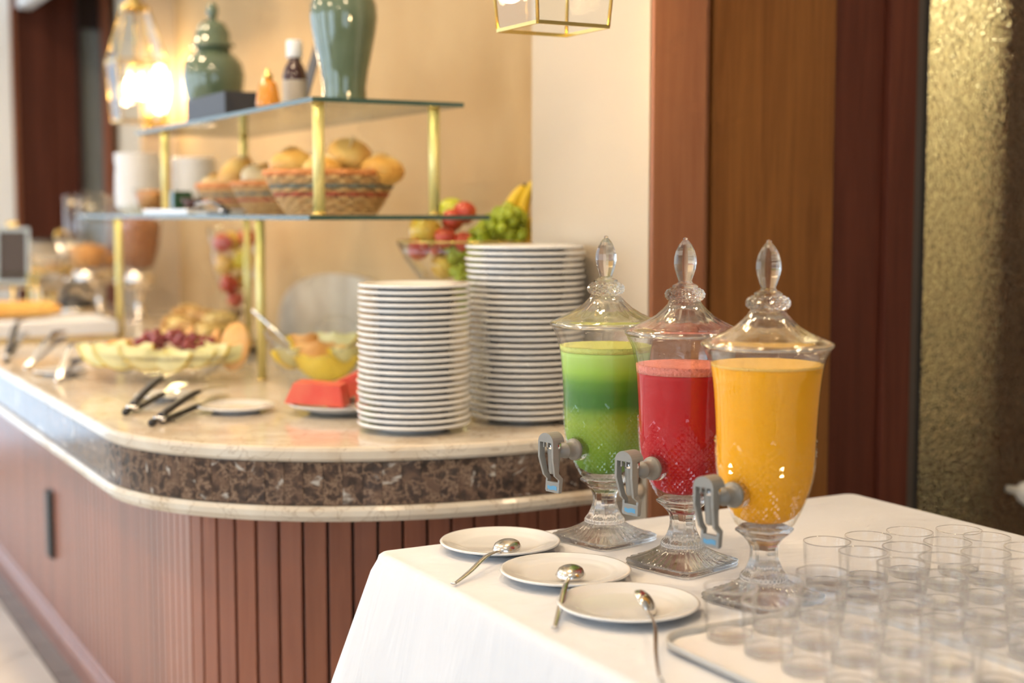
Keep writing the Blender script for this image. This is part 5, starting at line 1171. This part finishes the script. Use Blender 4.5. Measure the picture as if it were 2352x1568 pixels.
spoon((0.895, 1.803, TT + 0.001), (1.045, 1.915, TT + 0.016), 'spoon lying across the plate before the green dispenser', 0.0)
spoon((0.912, 1.545, TT + 0.001), (1.042, 1.720, TT + 0.018), 'spoon lying across the plate before the red dispenser', 0.0)
spoon((0.912, 1.310, TT + 0.001), (1.050, 1.545, TT + 0.016), 'spoon tipped on its side across the plate nearest the tray', 0.9)

# ------------------------------------------------------------------ tray and tumblers
TR = (0.985, 0.62, 1.305, 1.440)
t = thing('tray', 'white rectangular tray with grey rounded rim holding tumblers', 'tray', (0, 0, TT))
o_ = rrect(*TR, 0.055, 8, 6)
def inset(pts, d):
    out = []; q = len(pts)
    for i in range(q):
        a = pts[i - 1]; b = pts[(i + 1) % q]; tx, ty = b[0] - a[0], b[1] - a[1]; L = math.hypot(tx, ty); out.append((pts[i][0] - ty / L * d, pts[i][1] + tx / L * d))
    return out
def ringstack(levels, name, mat, parent, capbot=True, captop=True):
    m = MB(); q = len(o_)
    for (d_, z) in levels: m.v += [(x, y, z) for x, y in inset(o_, d_)]
    for k in range(len(levels) - 1):
        for i in range(q): a = k * q + i; b = k * q + (i + 1) % q; m.f.append((a, b, b + q, a + q)); m.sm.append(True)
    if capbot: m.f.append(tuple(reversed(range(q)))); m.sm.append(False)
    if captop: m.f.append(tuple((len(levels) - 1) * q + i for i in range(q))); m.sm.append(False)
    return m.build(name, mat, parent)
ringstack([(0.010, 0.0), (0.0085, 0.0045)], 'floor_panel', P('tray_white', (0.88, 0.85, 0.81), 0.2), t)
ringstack([(0.0084, 0.0), (0.002, 0.004), (0.0, 0.010), (0.0015, 0.013), (0.004, 0.0125), (0.0084, 0.0047), (0.0084, 0.0)], 'rim', P('tray_rim', (0.50, 0.48, 0.44), 0.35), t, False, False)
TW = [(0.0295, 0.0092), (0.0305, 0.012), (0.0325, 0.040), (0.0340, 0.0655), (0.0338, 0.0672), (0.0328, 0.0672), (0.0322, 0.0655), (0.0306, 0.040), (0.0288, 0.014), (0.0283, 0.0092), (0.0295, 0.0092)]
TB = [(0.0, 0.0), (0.026, 0.0), (0.0285, 0.0012), (0.0293, 0.004), (0.0295, 0.0090), (0.0265, 0.0090), (0.018, 0.0082), (0.0, 0.0080)]
tm = MB().lathe(TW, 40, cap0=False, cap1=False); nw = len(tm.f); tm.lathe(TB, 40)
tmm = tm.mesh('tumbler', 'tumbler_glass'); tmm.materials.append(MT['tumbler_base']); tmm.materials.append(MT['tumbler_rim'])
for p_ in tmm.polygons:
    if p_.center.z < 0.00915: p_.material_index = 1
    elif p_.center.z > 0.0652: p_.material_index = 2
rn = random.Random(3)
onx = [1.080, 1.154, 1.228]; ony = [1.395, 1.321, 1.247, 1.173, 1.099]
for i, x in enumerate(onx):
    for j, y in enumerate(ony):
        o = obj('tumbler', tmm, None, (x + rn.uniform(-.002, .002), y + rn.uniform(-.002, .002), TT + 0.0048), (0, 0, rn.uniform(0, 6)))
        tag(o, 'clear tumbler on the white tray, %s from its left edge, %s from its far edge' % (ORD[i], ORD[j]), 'tumbler', 'glass tumblers on the tray')
offx = [1.364, 1.438, 1.512, 1.586]; offy = [1.542, 1.468, 1.394, 1.320, 1.246, 1.172, 1.098]
for j, y in enumerate(offy):
    for i, x in enumerate(offx):
        if y < x / 1.13 - 0.055: continue        # outside the picture
        if (j == 0 and i == 3): y2 = y - 0.018
        else: y2 = y
        o = obj('tumbler', tmm, None, (x + rn.uniform(-.002, .002), y2 - 0.006 * i + rn.uniform(-.002, .002), TT), (0, 0, rn.uniform(0, 6)))
        tag(o, 'clear tumbler off the tray, %s from left in the %s row from the back' % (ORD[i], ORD[j]), 'tumbler', 'glass tumblers on the tablecloth')

# ================================================================== LANTERNS
def lantern(loc, label):
    t = thing('pendant_lantern', label, 'lantern', loc, 0, 'brass and glass pendant lanterns')
    lv = [(0.069, 0.0), (0.083, 0.20), (0.038, 0.375)]
    cor = [(-1, -1), (1, -1), (1, 1), (-1, 1)]
    for k in range(3):
        h, z = lv[k]
        for i in range(4):
            a, b = cor[i], cor[(i + 1) % 4]
            MB().bar([(a[0] * h, a[1] * h, z), (b[0] * h, b[1] * h, z)], 0.006, 0.006).build('frame_bar', 'brass', t)
    for k in range(2):
        h0, z0 = lv[k]; h1, z1 = lv[k + 1]
        for i in range(4):
            a, b = cor[i], cor[(i + 1) % 4]
            MB().tube([(a[0] * h0, a[1] * h0, z0), (a[0] * h1, a[1] * h1, z1)], 0.0032, 6).build('corner_bar', 'brass', t)
            MB().add([(a[0] * h0, a[1] * h0, z0 + 0.003), (b[0] * h0, b[1] * h0, z0 + 0.003), (b[0] * h1, b[1] * h1, z1 - 0.003), (a[0] * h1, a[1] * h1, z1 - 0.003)], [(0, 1, 2, 3)], False).build('pane', 'pane', t)
    MB().lathe([(0, 0.378), (0.052, 0.378), (0.050, 0.386), (0.022, 0.398), (0.018, 0.425), (0.008, 0.432), (0, 0.433)], 24).build('cap', 'brass', t)
    MB().tube([(0, 0, 0.4335), (0, 0, ZCEIL - loc[2] - 0.021)], 0.005, 8).build('rod', 'brass', t)
    MB().lathe([(0, ZCEIL - loc[2] - 0.020), (0.045, ZCEIL - loc[2] - 0.018), (0.05, ZCEIL - loc[2] - 0.001), (0, ZCEIL - loc[2] - 0.001)], 24).build('ceiling_rose', 'brass', t)
    s_ = MB().tube([(0, 0, 0.377), (0, 0, 0.20)], 0.004, 8).lathe([(0, 0.20), (0.030, 0.196), (0.032, 0.19), (0.006, 0.182), (0, 0.180)], 20).build('lamp_stem', 'brass', t)
    for k in range(3):
        a = 2 * pi * k / 3 + 0.4; x, y = 0.026 * cos(a), 0.026 * sin(a)
        MB().lathe([(0, 0.145), (0.008, 0.145), (0.008, 0.187), (0, 0.187)], 12, cx=x, cy=y).build('candle', 'china', t)
        MB().lathe([(0, 0.075), (0.004, 0.078), (0.013, 0.105), (0.0145, 0.122), (0.009, 0.142), (0.0075, 0.1445), (0, 0.1448)], 14, cx=x, cy=y).build('bulb', 'bulb', t)
    l = light('lantern_lamp', 'POINT', (0, 0, 0.10), 5.0, (1.0, 0.70, 0.38), shadow_soft_size=0.028); l.parent = t
lantern((1.250, 2.130, 1.600), 'brass framed glass pendant lantern above the green juice dispenser')
lantern((1.245, 4.930, 1.600), 'brass framed glass pendant lantern beside the far end of the shelves')
# wall sconce on the far pillar
t = thing('wall_sconce', 'glowing brass wall sconce on the far cream pillar', 'wall lamp', (1.655, 6.238, 1.72))
MB().box((-0.045, -0.012, -0.09), (0.045, -0.0005, 0.09), 0.004).build('back_plate', 'brass', t)
MB().tube([(0, -0.013, -0.03), (0, -0.07, -0.045), (0, -0.085, -0.02)], 0.009, 8).lathe([(0, -0.02), (0.03, -0.018), (0.035, -0.005), (0, -0.004)], 20, cy=-0.085).build('arm', 'brass', t)
MB().lathe([(0, -0.0035), (0.018, 0.0), (0.034, 0.05), (0.040, 0.11), (0.030, 0.17), (0.012, 0.195), (0, 0.197)], 20, cy=-0.085).build('glass_flame_shade', emit('sconce_shade', (1.0, 0.78, 0.46), 16.0), t)
l = light('sconce_lamp', 'POINT', (0, -0.14, 0.10), 4.0, (1.0, 0.74, 0.42), shadow_soft_size=0.03); l.parent = t
